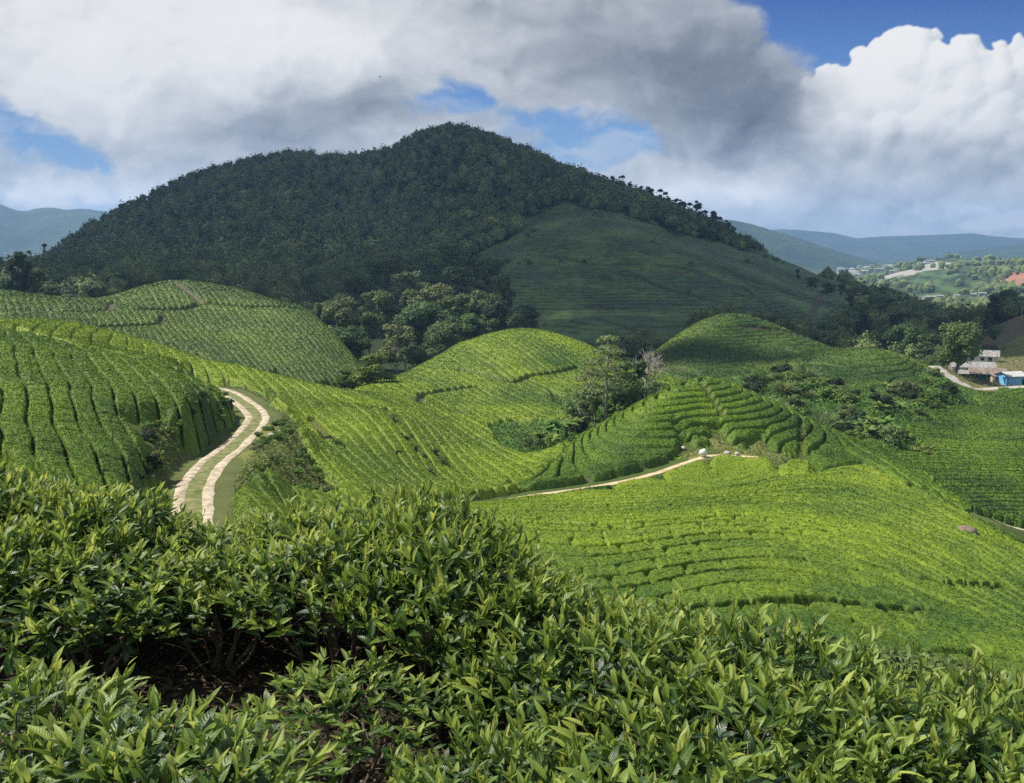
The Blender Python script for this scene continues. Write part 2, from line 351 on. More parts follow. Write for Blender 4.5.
def principled(t, out, colr, rough=0.7, spec=0.3, bump=None, bstr=0.4, bdist=0.1, transl=0.0, tcol=None):
    b = t.node('ShaderNodeBsdfPrincipled'); t.put(b.inputs['Base Color'], colr); t.put(b.inputs['Roughness'], rough)
    b.inputs['Specular IOR Level'].default_value = spec
    if bump is not None:
        n = t.node('ShaderNodeBump'); n.inputs['Strength'].default_value = bstr; n.inputs['Distance'].default_value = bdist
        t.put(n.inputs['Height'], bump); t.l.new(n.outputs[0], b.inputs['Normal'])
    s = b.outputs[0]
    if transl > 0:
        tr = t.node('ShaderNodeBsdfTranslucent'); t.put(tr.inputs[0], tcol if tcol is not None else colr)
        mx = t.node('ShaderNodeMixShader'); mx.inputs[0].default_value = transl; t.l.new(s, mx.inputs[1]); t.l.new(tr.outputs[0], mx.inputs[2]); s = mx.outputs[0]
    t.l.new(s, out.inputs[0])
    return b

def simple_mat(name, c1, c2, scale=3.0, rough=0.8, spec=0.2, bstr=0.3, bdist=0.05, transl=0.0, rnd=0.0, tone=False):
    """two colours mixed by noise (and by the vertex value tone), with bump; rnd: per-object brightness spread"""
    m, t, out = new_mat(name); co = t.objco()
    n = t.noise(co, scale, 5, 0.6)
    f = t.step(0.3, 0.7, n)
    if tone: f = t.m('ADD', t.m('MULTIPLY', f, 0.35), t.m('MULTIPLY', t.attr('tone'), 0.65), clamp=True)
    c = t.mix(f, c1, c2)
    if rnd:
        oi = t.node('ShaderNodeObjectInfo').outputs['Random']
        hs = t.node('ShaderNodeHueSaturation'); t.put(hs.inputs['Color'], c)
        t.put(hs.inputs['Value'], t.m('MULTIPLY_ADD', oi, rnd, 1 - rnd / 2)); t.put(hs.inputs['Hue'], t.m('MULTIPLY_ADD', t.m('FRACT', t.m('MULTIPLY', oi, 7.3)), 0.05, 0.475))
        c = hs.outputs[0]
    principled(t, out, c, rough, spec, n, bstr, bdist, transl)
    return m

# ---------------------------------------------------------------- ground sheet
def ground_material():
    m, t, out = new_mat('ground_cover'); co = t.objco(); g = t.node('ShaderNodeNewGeometry').outputs['Position']
    base = t.attr('tint', 'Color')
    n1 = t.noise(g, 0.8, 6, 0.65); n2 = t.noise(g, 0.02, 5, 0.6); n3 = t.noise(g, 7.0, 4, 0.6)
    hs = t.node('ShaderNodeHueSaturation'); t.put(hs.inputs['Color'], base)
    t.put(hs.inputs['Value'], t.m('ADD', t.m('MULTIPLY_ADD', n1, 0.9, 0.25), t.m('MULTIPLY', t.m('ADD', n2, n3), 0.3)))
    t.put(hs.inputs['Hue'], t.m('MULTIPLY_ADD', n2, 0.06, 0.47))
    principled(t, out, hs.outputs[0], 0.9, 0.15, t.m('ADD', n1, n3), 0.6, 0.25)
    return m

TINT = {'K': (.04, .032, .019), 'A': (.07, .10, .025), 'B': (.07, .10, .025), 'C': (.07, .10, .025), 'D': (.07, .10, .025), 'E': (.07, .10, .025), 'F': (.07, .10, .025), 'G': (.08, .12, .03), 'H': (.055, .085, .03),
        'V': (.05, .10, .025), 'W': (.03, .05, .015), 'Q': (.16, .14, .06), 'R': (.10, .12, .038), 'S': (.16, .17, .05), 'J': (.12, .105, .05), 'T': (.03, .045, .016), 'L': (.055, .085, .035), 'X': (.32, .16, .10), 'Y': (.36, .34, .29), 'N': (.05, .085, .022)}

def ground():
    az = np.concatenate([np.linspace(-math.pi, R(-40), 60)[:-1], np.linspace(R(-40), R(40), 620), np.linspace(R(40), math.pi, 60)[1:]])
    lr = np.linspace(math.log(0.8), math.log(9000), 760)
    A, L = np.meshgrid(az, lr); r = np.exp(L); x = r * np.sin(A); y = r * np.cos(A)
    z = H(x, y)
    u, v = UV(np.where(np.abs(A) > R(50), r * np.sin(R(50) * np.sign(A)), x), np.where(np.abs(A) > R(50), r * np.cos(R(50)), y))
    wn = 0.05
    u2 = u + wn * fbm(x / 9, y / 9, 3, 21) * sstep(400, 100, r) + 0.05 * fbm(A * 40, L * 18, 3, 25); v2 = v + wn * fbm(x / 9, y / 9, 3, 22) * sstep(400, 100, r) + 0.05 * fbm(A * 40, L * 18, 3, 26)
    bd = np.full(u.shape, 1e9); tint = np.zeros(u.shape + (3,))
    for a, b, l in zip(_cu, _cv, _lab):
        d = (u2 - a) ** 2 + (v2 - b) ** 2; mk = d < bd; bd = np.where(mk, d, bd); tint[mk] = TINT[l]
    # lowland patchwork: fields, bare cuttings and woods
    far = sstep(650, 900, r) * sstep(R(10), R(18), A)
    k = fbm(A * 60, L * 14, 4, 33)
    patch = np.where((k > 0.12)[..., None], np.array([.09, .15, .045]), np.where((k < -0.18)[..., None], np.array([.025, .045, .018]), np.array([.055, .085, .03])))
    lm = (far > 0.5) & (np.abs(tint - np.array(TINT['L'])).sum(-1) < 0.01)
    tint[lm] = patch[lm]
    # green tea slope beyond the dark trees
    n, m_ = z.shape
    i = np.arange(n - 1)[:, None] * m_; j = np.arange(m_ - 1)[None]
    q = np.stack([i + j, i + j + 1, i + m_ + j + 1, i + m_ + j], -1).reshape(-1, 4)
    vv = np.stack([x, y, z], -1).reshape(-1, 3)
    vv = np.vstack([vv, [(0, 0, float(H0(0.01, 0.3)))]]); c = len(vv) - 1
    tri = np.stack([np.full(m_ - 1, c), np.arange(m_ - 1) + 1, np.arange(m_ - 1)], 1)
    me = mesh_data('ground', vv, [q, tri], ground_material(), {'tint': np.vstack([tint.reshape(-1, 3), [TINT['K']]])})
    return tag(obj('ground', me), 'grassy hill country with bare earth patches under the tea fields', 'ground', None, 'structure')
ground()

# ---------------------------------------------------------------- tea fields
def tea_material(name, flush, mature, spec=0.25):
    m, t, out = new_mat(name); g = t.node('ShaderNodeNewGeometry').outputs['Position']
    n1 = t.noise(g, 6.0, 5, 0.7); n2 = t.noise(g, 0.35, 4, 0.6); n3 = t.noise(g, 0.06, 3, 0.55)
    tone = t.attr('tone')
    f = t.m('ADD', t.m('MULTIPLY', t.m('SUBTRACT', n1, 0.5), 1.5), t.m('ADD', tone, t.m('MULTIPLY', t.m('SUBTRACT', n2, 0.5), 0.9)))
    f = t.m('ADD', f, t.m('MULTIPLY', t.m('SUBTRACT', n3, 0.5), 0.9), clamp=True)
    c = t.mix(f, mature, flush)
    c = t.mix(t.attr('soil'), c, (0.075, 0.058, 0.03))
    principled(t, out, c, 0.6, spec, n1, 0.5, 0.12, 0.18, c)
    return m

TEA_BRIGHT = tea_material('tea_flush', (.17, .27, .018), (.035, .085, .012))
TEA_YELLOW = tea_material('tea_young_flush', (.225, .31, .018), (.045, .105, .013))
TEA_OLIVE = tea_material('tea_olive', (.155, .225, .025), (.042, .09, .016))
TEA_DARK = tea_material('tea_dark', (.125, .215, .045), (.04, .085, .024), 0.15)

def lin(px1, px2, y1, y2):
    """unit normal (in plan) of the row direction through two picture points at two depths"""
    a = np.array(P(*px1, y1)[:2]); b = np.array(P(*px2, y2)[:2]); d = (b - a) / np.linalg.norm(b - a)
    n = np.array([-d[1], d[0]]); return n if n[0] > 0 else -n
NA_ = lin((65, 370), (115, 460), 70, 43); NC_ = lin((530, 390), (600, 420), 158, 138); NCL = lin((300, 400), (380, 470), 100, 78); NB_ = lin((250, 300), (300, 345), 212, 178)

# open channels between blocks of bushes (picture polyline, depth range, half width)
CUTS = [on_ground(p, a, b) + [w] for p, a, b, w in (
 ([(458, 373), (480, 378), (500, 384), (515, 386), (530, 380), (556, 376), (578, 371)], 140, 205, 0.75),
 ([(420, 408), (421, 400), (440, 396), (460, 393), (476, 391)], 130, 190, 0.7),
 ([(0, 314), (60, 316), (110, 314), (112, 305)], 140, 200, 0.9), ([(0, 330), (100, 332), (160, 328), (163, 320)], 140, 185, 0.7),
 ([(140, 314), (190, 312), (200, 306)], 150, 205, 0.8), ([(200, 306), (250, 310), (300, 312)], 170, 214, 0.8),
 ([(168, 283), (155, 289), (120, 300), (90, 302)], 180, 214, 1.0), ([(172, 284), (185, 293), (200, 305)], 180, 214, 0.9),
 ([(0, 289), (40, 295), (80, 301)], 180, 196, 0.9),
 ([(310, 425), (322, 437), (328, 446)], 80, 100, .6), ([(345, 413), (372, 415), (392, 417)], 95, 120, 0.9),
 ([(700, 505), (760, 503), (830, 508), (890, 522)], 55, 80, 0.3), ([(700, 540), (780, 545), (830, 547)], 45, 60, 0.35),
 ([(880, 585), (940, 600), (1000, 603)], 36, 50, 0.3), ([(800, 618), (850, 625), (930, 630)], 32, 42, 0.28),
 ([(640, 528), (700, 533), (740, 530)], 48, 65, 0.3), ([(480, 530), (560, 536), (640, 545)], 48, 62, 0.3),
 ([(800, 424), (801, 465)], 96, 122, 0.4), ([(693, 376), (708, 400), (722, 420)], 95, 118, 0.5), ([(860, 480), (900, 489), (950, 508)], 70, 92, 0.5),
 ([(800, 375), (812, 360), (880, 352)], 180, 216, 0.5), ([(745, 330), (790, 335), (812, 336)], 220, 270, 1.5),
)]

FIELDS = {
 'A': dict(gw=.075, cross=.55, al=lambda x, y: x * NA_[1] - y * NA_[0], sp=1.35, fn=lambda x, y, z: x * NA_[0] + y * NA_[1], depth=.75, keep=.80, mat=TEA_BRIGHT, tone=.54, label='bright green tea field with downhill rows on the slope left of the track'),
 'B': dict(sp=1.3, fn=lambda x, y, z: x * NB_[0] + y * NB_[1], depth=.5, keep=.9, mat=TEA_OLIVE, tone=.42, label='olive green tea field on the ridge behind the left slope, cut by dark paths'),
 'C': dict(cross=.3, al=lambda x, y: x * NC_[1] - y * NC_[0], sp=1.7, fn=lambda x, y, z: np.where(x < -14, 0, 0) + (x * NCL[0] + y * NCL[1]) * sstep(112, 92, y) + (x * NC_[0] + y * NC_[1]) * (1 - sstep(112, 92, y)), depth=.5, keep=.75, mat=TEA_YELLOW, tone=.66, label='yellow-green tea field over the saddle and round hill in the middle'),
 'D': dict(cross=.35, al=lambda x, y: x, gw=.075, sp=.40, fn=lambda x, y, z: z * 1.0 - 0.03 * y, depth=.9, keep=.85, mat=TEA_YELLOW, tone=.60, label='wide bright tea field in front, below the thin footpath'),
 'E': dict(gw=.11, cross=.08, al=lambda x, y: x, sp=.55, fn=lambda x, y, z: z, depth=.8, keep=.95, mat=TEA_BRIGHT, tone=.40, label='tea field in stepped rings round the small cone-shaped hill'),
 'F': dict(cross=.3, al=lambda x, y: x, sp=.7, fn=lambda x, y, z: z, depth=.6, keep=.8, mat=TEA_OLIVE, tone=.30, label='tea field on the low dark hills in front of the mountain'),
 'G': dict(cross=.3, al=lambda x, y: x, sp=1.7, fn=lambda x, y, z: y + 0.1 * x + 4 * z, depth=.7, keep=.65, mat=TEA_BRIGHT, tone=.36, label='level tea field at the right edge below the sheds'),
}
NON = [l for l in 'KNVWQRSTLXYJ']

def tea_fields():
    az = np.linspace(R(-37), R(37), 1240)
    lr = np.arange(math.log(22), math.log(275), 1.35 / 870)
    A, L = np.meshgrid(az, lr); r = np.exp(L); x = r * np.sin(A); y = r * np.cos(A)
    Hz = H(x, y); Hs = H0(x, y)
    wu = 0.03 * fbm(x / 8, y / 8, 3, 41); wv = 0.03 * fbm(x / 8, y / 8, 3, 42)
    # nearest tea field and nearest bare region (coarse table, then interpolated by repetition)
    sub = 3
    uu, vv = UV(x[::sub, ::sub], y[::sub, ::sub]); uu = uu + wu[::sub, ::sub]; vv = vv + wv[::sub, ::sub]
    best = {}
    for k in list(FIELDS) + ['*']:
        labs = [k] if k != '*' else NON
        m = np.isin(_lab, labs); d = np.full(uu.shape, 1e9)
        for a, b in zip(_cu[m], _cv[m]): np.minimum(d, (uu - a) ** 2 + (vv - b) ** 2, out=d)
        best[k] = np.sqrt(d)
    def up(a):
        n0, n1 = A.shape
        fi = np.minimum(np.arange(n0) / sub, a.shape[0] - 1.001); fj = np.minimum(np.arange(n1) / sub, a.shape[1] - 1.001)
        i = fi.astype(int)[:, None]; j = fj.astype(int)[None]; ti = fi[:, None] - i; tj = fj[None] - j
        return (a[i, j] * (1 - tj) + a[i, j + 1] * tj) * (1 - ti) + (a[i + 1, j] * (1 - tj) + a[i + 1, j + 1] * tj) * ti
    keys = list(FIELDS); D = np.stack([up(best[k]) for k in keys]); Dn = up(best['*'])
    idx = np.argmin(D, 0); dt = np.min(D, 0); d2 = np.partition(D, 1, 0)[1]
    edge = (Dn - dt) / 2 / KU * r                      # metres to the edge of the tea, roughly
    seam = (d2 - dt) / 2 / KU * r                      # metres to the next field
    dtr = polydist(x, y, TRACK); edge = np.minimum(edge, dtr[0] - np.where(dtr[2] > 0, 2.1, 1.8))
    fd = polydist(x, y, FOOT); low = sstep(6.0, 1.2, fd[0]) * (fd[2] > 0); edge = np.minimum(edge, fd[0] - np.where(fd[2] > 0, 0.8, 1.3)); edge = np.minimum(edge, (lambda q: q[0] - np.where(q[2] > 0, 4.5, 1.5))(polydist(x, y, LOWP))); edge = np.minimum(edge, polydist(x, y, FARM)[0] - 3.0)
    edge = edge + 0.35 * fbm(x / 1.3, y / 1.3, 3, 51)
    cover = sstep(-0.3, 0.8, edge)
    warp = fbm(x / 14, y / 14, 3, 61)
    clump = fbm(x / 1.1, y / 1.1, 3, 62); fine = fbm(x / 0.32, y / 0.32, 2, 63) * sstep(130, 60, r)
    brk = fbm(x / 6, y / 6, 3, 64)
    h = np.zeros_like(x); soil = np.zeros_like(x); tone = np.zeros_like(x)
    for n, k in enumerate(keys):
        f = FIELDS[k]; mk = idx == n
        ph = f['fn'](x, y, Hs) / f['sp'] + warp * 0.55
        fr = ph - np.floor(ph); g = np.minimum(fr, 1 - fr)         # 0 in the groove .. 0.5 on the row
        wob = f.get('gw', 0.085) + 0.04 * clump
        gro = 1 - sstep(wob * 0.45, wob * 1.5, g)
        keep = sstep(0.5 - f['keep'], 0.75 - f['keep'], brk * 0.9 + 0.15)
        gro = gro * (0.25 + 0.75 * keep)
        if 'cross' in f:
            al = f['al'](x, y) / 2.1 + 7.7 * perlin(np.floor(ph) * .37 + .5, x * 0 + 9.1, 73) + .4 * warp; ca = al - np.floor(al); ca = np.minimum(ca, 1 - ca)
            gro = np.maximum(gro, f['cross'] * (1 - sstep(.03, .12, ca)) * sstep(-.25, .25, perlin(np.floor(al) * .7 + ph * .3, np.floor(ph) * .9, 74)))
        rowrand = perlin(np.floor(ph) * 0.61 + 0.3, x * 0 + 3.3, 71)
        hh = 0.95 - f['depth'] * gro + 0.10 * np.sqrt(np.clip(g * 2, 0, 1)) + rowrand * 0.10 + 0.075 * clump + 0.06 * fine
        if k == 'D': hh = hh + (1.0 - hh) * sstep(12, 4, fd[0])
        h[mk] = hh[mk]; soil[mk] = (sstep(0.55, 1.0, gro) * 0.6 * ((1 - sstep(12, 4, fd[0])) if k == 'D' else 1))[mk]
        tone[mk] = (f['tone'] + (0.85 if k in 'CF' else 0.6) * fbm(x / 20, y / 20, 4, 80 + n) + 0.16 * rowrand + 0.35 * fine + (k == 'D') * (.42 * sstep(36, 66, y) - .34))[mk]
    seamg = 1 - sstep(0.15, 0.6, seam); h -= 0.6 * seamg
    for c in CUTS:
        w = c[-1]; d = polydist(x, y, c[:-1])[0] + 0.25 * clump
        g = 1 - sstep(w * 0.6, w * 1.3, d); g = g * (1 if w > .5 else .6); h = h * (1 - g) + 0.08 * g; soil = np.maximum(soil, g * 0.8)
    h = h * (1 - 0.5 * low)
    h = h * cover - 0.35 * (1 - cover)
    z = Hz + h
    n0, n1 = A.shape
    I = np.arange(n0 * n1).reshape(n0, n1)
    q = np.stack([I[:-1, :-1], I[:-1, 1:], I[1:, 1:], I[1:, :-1]], -1)
    fcov = np.maximum.reduce([cover[:-1, :-1], cover[:-1, 1:], cover[1:, 1:], cover[1:, :-1]]); fid = idx[:-1, :-1]
    V = np.stack([x, y, z], -1).reshape(-1, 3); so = soil.ravel(); to = tone.ravel()
    # outward normals for the leaf flakes
    for n, k in enumerate(keys):
        fq = q[(fid == n) & (fcov > 0.02)]
        if not len(fq): continue
        u, inv = np.unique(fq, return_inverse=True)
        v = V[u]; fq = inv.reshape(fq.shape)
        # loose leaves standing off the plucked top, a few per square metre
        rr = np.hypot(v[:, 0], v[:, 1]); cand = np.where((cover.ravel()[u] > 0.3) & (so[u] < 0.5))[0]
        nl = min(int(len(cand) * 0.6), 190000)
        pick = rng.choice(cand, nl, replace=False)
        c = v[pick] + np.stack([rng.normal(0, .04, nl), rng.normal(0, .04, nl), rng.uniform(0.0, .06, nl)], 1)
        s = (0.00095 * rr[pick] * rng.uniform(.6, 1.5, nl))[:, None]
        d1 = rng.normal(0, 1, (nl, 3)); d1[:, 2] = np.abs(d1[:, 2]) * 0.8; d1 /= np.linalg.norm(d1, axis=1, keepdims=True)
        d2_ = np.cross(d1, rng.normal(0, 1, (nl, 3))); d2_ /= np.linalg.norm(d2_, axis=1, keepdims=True)
        lv = np.stack([c - d1 * s, c + d2_ * s * .5, c + d1 * s, c - d2_ * s * .5], 1).reshape(-1, 3)
        lf = np.arange(nl * 4).reshape(-1, 4) + len(v)
        lt = np.repeat(to[u][pick] + rng.normal(0, .15, nl), 4)
        me = mesh_data('tea_field', np.vstack([v, lv]), [fq, lf], FIELDS[k]['mat'], {'tone': np.concatenate([to[u], lt]), 'soil': np.concatenate([so[u], np.zeros(nl * 4)])})
        tag(obj('tea_field', me), FIELDS[k]['label'], 'tea field', 'tea fields', 'stuff')
tea_fields()

MT_PATHS = [(on_ground(a, 300, 620), w) for a, w in (([(660, 268), (690, 272), (720, 282)], 3.0), ([(600, 322), (640, 335), (665, 346)], 2.0), ([(615, 275), (640, 280), (700, 300), (790, 322)], 1.3), ([(812, 318), (816, 306), (822, 296)], 1.6), ([(560, 262), (600, 268), (640, 266)], 1.2), ([(745, 290), (765, 305), (780, 325)], 1.2), ([(700, 262), (760, 286), (830, 306)], 1.2))]
def mountain_tea():
    az = np.linspace(R(-16), R(32), 620); lr = np.linspace(math.log(290), math.log(720), 470)
    A, L = np.meshgrid(az, lr); r = np.exp(L); x = r * np.sin(A); y = r * np.cos(A)
    Hz = H(x, y)
    u, v = UV(x, y); u = u + 0.05 * fbm(x / 25, y / 25, 3, 91); v = v + 0.05 * fbm(x / 25, y / 25, 3, 92)
    def near(labs):
        m = np.isin(_lab, labs); d = np.full(u.shape, 1e9)
        for a, b in zip(_cu[m], _cv[m]): np.minimum(d, (u - a) ** 2 + (v - b) ** 2, out=d)
        return np.sqrt(d)
    cov = sstep(0.0, 0.012, near([l for l in set(_lab) if l != 'H']) - near(['H']))
    ph = Hz / 1.15 + 0.6 * fbm(x / 40, y / 40, 3, 93); fr = np.abs(ph - np.floor(ph) - 0.5) * 2
    g = sstep(0.62, 0.92, fr) * sstep(-0.4, 0.2, fbm(x / 30, y / 30, 3, 94))
    bare = sstep(0.30, 0.5, fbm(x / 24, y / 18, 4, 95) + .1 * fbm(x / 5, y / 5, 3, 98))
    for q, w in (MT_PATHS): bare = np.maximum(bare, 1 - sstep(w * .6, w * 1.4, polydist(x, y, q)[0] + .8 * fbm(x / 6, y / 6, 3, 99)))
    h = (1.1 - 0.8 * g + 0.25 * fbm(x / 2.5, y / 2.5, 2, 96)) * (1 - bare) + 0.1 * bare
    h = h * cov - 0.6 * (1 - cov)
    soil = np.clip(0.8 * bare + 0.5 * g, 0, 1); tone = 0.36 + 1.3 * fbm(x / 35, y / 35, 5, 97) + .9 * fbm(x / 5, y / 5, 3, 90)
    n0, n1 = A.shape; I = np.arange(n0 * n1).reshape(n0, n1); q = np.stack([I[:-1, :-1], I[:-1, 1:], I[1:, 1:], I[1:, :-1]], -1)
    fq = q[np.maximum(cov[:-1, :-1], cov[1:, 1:]) > 0.02]; uq, inv = np.unique(fq, return_inverse=True)
    me = mesh_data('tea_field', np.stack([x, y, Hz + h], -1).reshape(-1, 3)[uq], inv.reshape(fq.shape), TEA_DARK, {'tone': tone.ravel()[uq], 'soil': soil.ravel()[uq]})
    tag(obj('tea_field', me), 'dark green tea slope with brown bare patches low on the mountain', 'tea field', 'tea fields', 'stuff')
mountain_tea()
# ---------------------------------------------------------------- track and paths
def strip_mesh(name, line, offs, mat, lift, label, cat, wob=0.17):
    """a sheet that follows a line on the ground; offs = list of (left, right) offsets of its bands"""
    p = np.array(line); t = np.gradient(p, axis=0); t /= np.linalg.norm(t[:, :2], axis=1, keepdims=True); nx, ny = t[:, 1], -t[:, 0]
    mb = MB()
    # denser line
    s = np.linspace(0, len(p) - 1, len(p) * 8); I = lambda a: np.interp(s, np.arange(len(p)), a)
    X, Y, NX, NY = I(p[:, 0]), I(p[:, 1]), I(nx), I(ny)
    for a, b in offs:
        k = 5; rows = []
        wa = a + wob * fbm(s * 0.35, s * 0 + a, 4, 101, .5); wb = b + wob * fbm(s * 0.35, s * 0 + b, 4, 102, .5)
        for j in range(k):
            o = wa + (wb - wa) * j / (k - 1); x = X + NX * o; y = Y + NY * o
            edge = 0.0 if 0 < j < k - 1 else -0.06
            rows.append(np.stack([x, y, H(x, y) + lift + edge], 1))
        n = len(s); v = np.stack(rows, 1).reshape(-1, 3); i = np.arange(n - 1)[:, None] * k; j = np.arange(k - 1)[None]
        mb.add(v, np.stack([i + j, i + k + j, i + k + j + 1, i + j + 1], -1).reshape(-1, 4))
    return tag(mb.build(name, mat), label, cat, None, 'structure')
TRACK_MAT = simple_mat('dry_track_soil', (.27, .22, .14), (.56, .48, .36), 1.7, 0.95, 0.1, 0.4, 0.06)
PATH_MAT = simple_mat('path_soil', (.40, .30, .17), (.60, .49, .32), 1.5, 0.95, 0.1, 0.4, 0.06)
ROAD_MAT = simple_mat('worn_road', (.30, .28, .24), (.42, .40, .35), 0.8, 0.9, 0.2, 0.3, 0.03)
strip_mesh('track_bed', TRACK, [(-1.3, 1.3)], simple_mat('grassy_track_soil', (.085, .12, .03), (.24, .22, .11), 1.6, .95, .1, .5, .06), 0.012, 'sandy half-grown strip under and between the wheel ruts', 'track', .3)
strip_mesh('dirt_track', TRACK, [(-1.12, -0.48), (0.42, 1.08)], TRACK_MAT, 0.085, 'pale dirt track of two wheel ruts curving down the left slope', 'track')
strip_mesh('footpath', FOOT, [(-0.45, 0.5)], PATH_MAT, 0.03, 'thin pale footpath along the top of the front tea field', 'footpath')
strip_mesh('farm_road', FARM, [(-1.6, 1.6)], ROAD_MAT, 0.04, 'grey lane bending round the big tree to the sheds', 'road')
strip_mesh('footpath', LOWP, [(-1.3, 1.3)], TRACK_MAT, 0.04, 'short pale path at the right edge under the tea', 'footpath')

# ---------------------------------------------------------------- distant mountains
FAR_MAT = simple_mat('far_forest', (.025, .05, .02), (.06, .09, .035), 0.004, 0.9, 0.1, 0.5, 20.0)
def far_range(prof, Y0, Y1, label, seed, drop=-95, rough=0.10):
    az = np.linspace(math.atan((prof[0][0] - 512) / F), math.atan((prof[-1][0] - 512) / F), 420); t = np.linspace(0, 1, 90)
    pa = [math.atan((a - 512) / F) for a, b in prof]; Yc = Y0 + (Y1 - Y0) * 0.55
    ph = np.interp(az, pa, [P(a, b, Yc)[2] for a, b in prof])
    k = np.ones(9) / 9; ph = np.convolve(np.pad(ph, 4, 'edge'), k, 'valid')
    A, T = np.meshgrid(az, t); Y = Y0 + (Y1 - Y0) * T; x = Y * np.tan(A)
    env = np.where(T < 0.55, sstep(-0.1, 1, T / 0.55) ** 0.9, 1 - sstep(0, 1, (T - 0.55) / 0.45))
    hgt = ph[None] - drop
    rid = 1 - np.abs(fbm(x / 520, Y / 520, 5, seed)) * 1.6
    fadeside = sstep(0, 0.04, (A - az[0])) * sstep(0, 0.04, (az[-1] - A))
    z = drop - 12 + (hgt + 12) * env * fadeside * (1 - rough * 3 * (1 - rid) * (1 - env * 0.75)) + rough * 60 * fbm(x / 160, Y / 160, 4, seed + 3) * env * (0.3 + 0.7 * (1 - env))
    n0, n1 = A.shape; I = np.arange(n0 * n1).reshape(n0, n1); q = np.stack([I[:-1, :-1], I[:-1, 1:], I[1:, 1:], I[1:, :-1]], -1).reshape(-1, 4)
    me = mesh_data('mountains', np.stack([x, Y, z], -1).reshape(-1, 3), q, FAR_MAT)
    return tag(obj('mountains', me), label, 'mountains', None, 'structure')
far_range([(-420, 225), (-150, 200), (-60, 196), (0, 199), (18, 206), (33, 211), (45, 207), (58, 205), (72, 208), (95, 209), (130, 214), (200, 235), (300, 262)], 3600, 6200, 'blue hazy mountain behind the left shoulder of the forested mountain', 201)
far_range([(560, 240), (640, 222), (700, 214), (735, 221), (760, 227), (785, 235), (810, 243), (850, 256), (900, 268)], 3000, 4600, 'blue-grey ridge dropping to the right behind the mountain', 205)
far_range([(660, 242), (740, 232), (775, 229), (800, 230), (830, 233), (850, 238), (880, 236), (920, 235), (945, 234), (965, 233), (985, 236), (1010, 238), (1060, 236), (1150, 228), (1300, 232)], 6000, 8600, 'pale hazy range along the skyline over the distant town', 209)
far_range([(880, 262), (930, 256), (965, 250), (1000, 246), (1040, 241), (1100, 236), (1200, 232), (1330, 240)], 3800, 5600, 'darker wooded spur rising to the right edge behind the valley', 213)

# ---------------------------------------------------------------- sky, sun, cloud, haze, camera
SUN_AZ, SUN_EL = R(-74), R(54)
SUN_DIR = np.array([math.sin(SUN_AZ) * math.cos(SUN_EL), math.cos(SUN_AZ) * math.cos(SUN_EL), math.sin(SUN_EL)])
EXPOSURE = 0.6
def lin_rgb(c):
    c = np.asarray(c, float) / 255
    return np.where(c < 0.04045, c / 12.92, ((c + 0.055) / 1.055) ** 2.4)

def ramp(x, stops):
    p = [a for a, b in stops]; c = np.array([lin_rgb(b) for a, b in stops])
    return np.stack([np.interp(x, p, c[:, i]) for i in range(3)], -1)

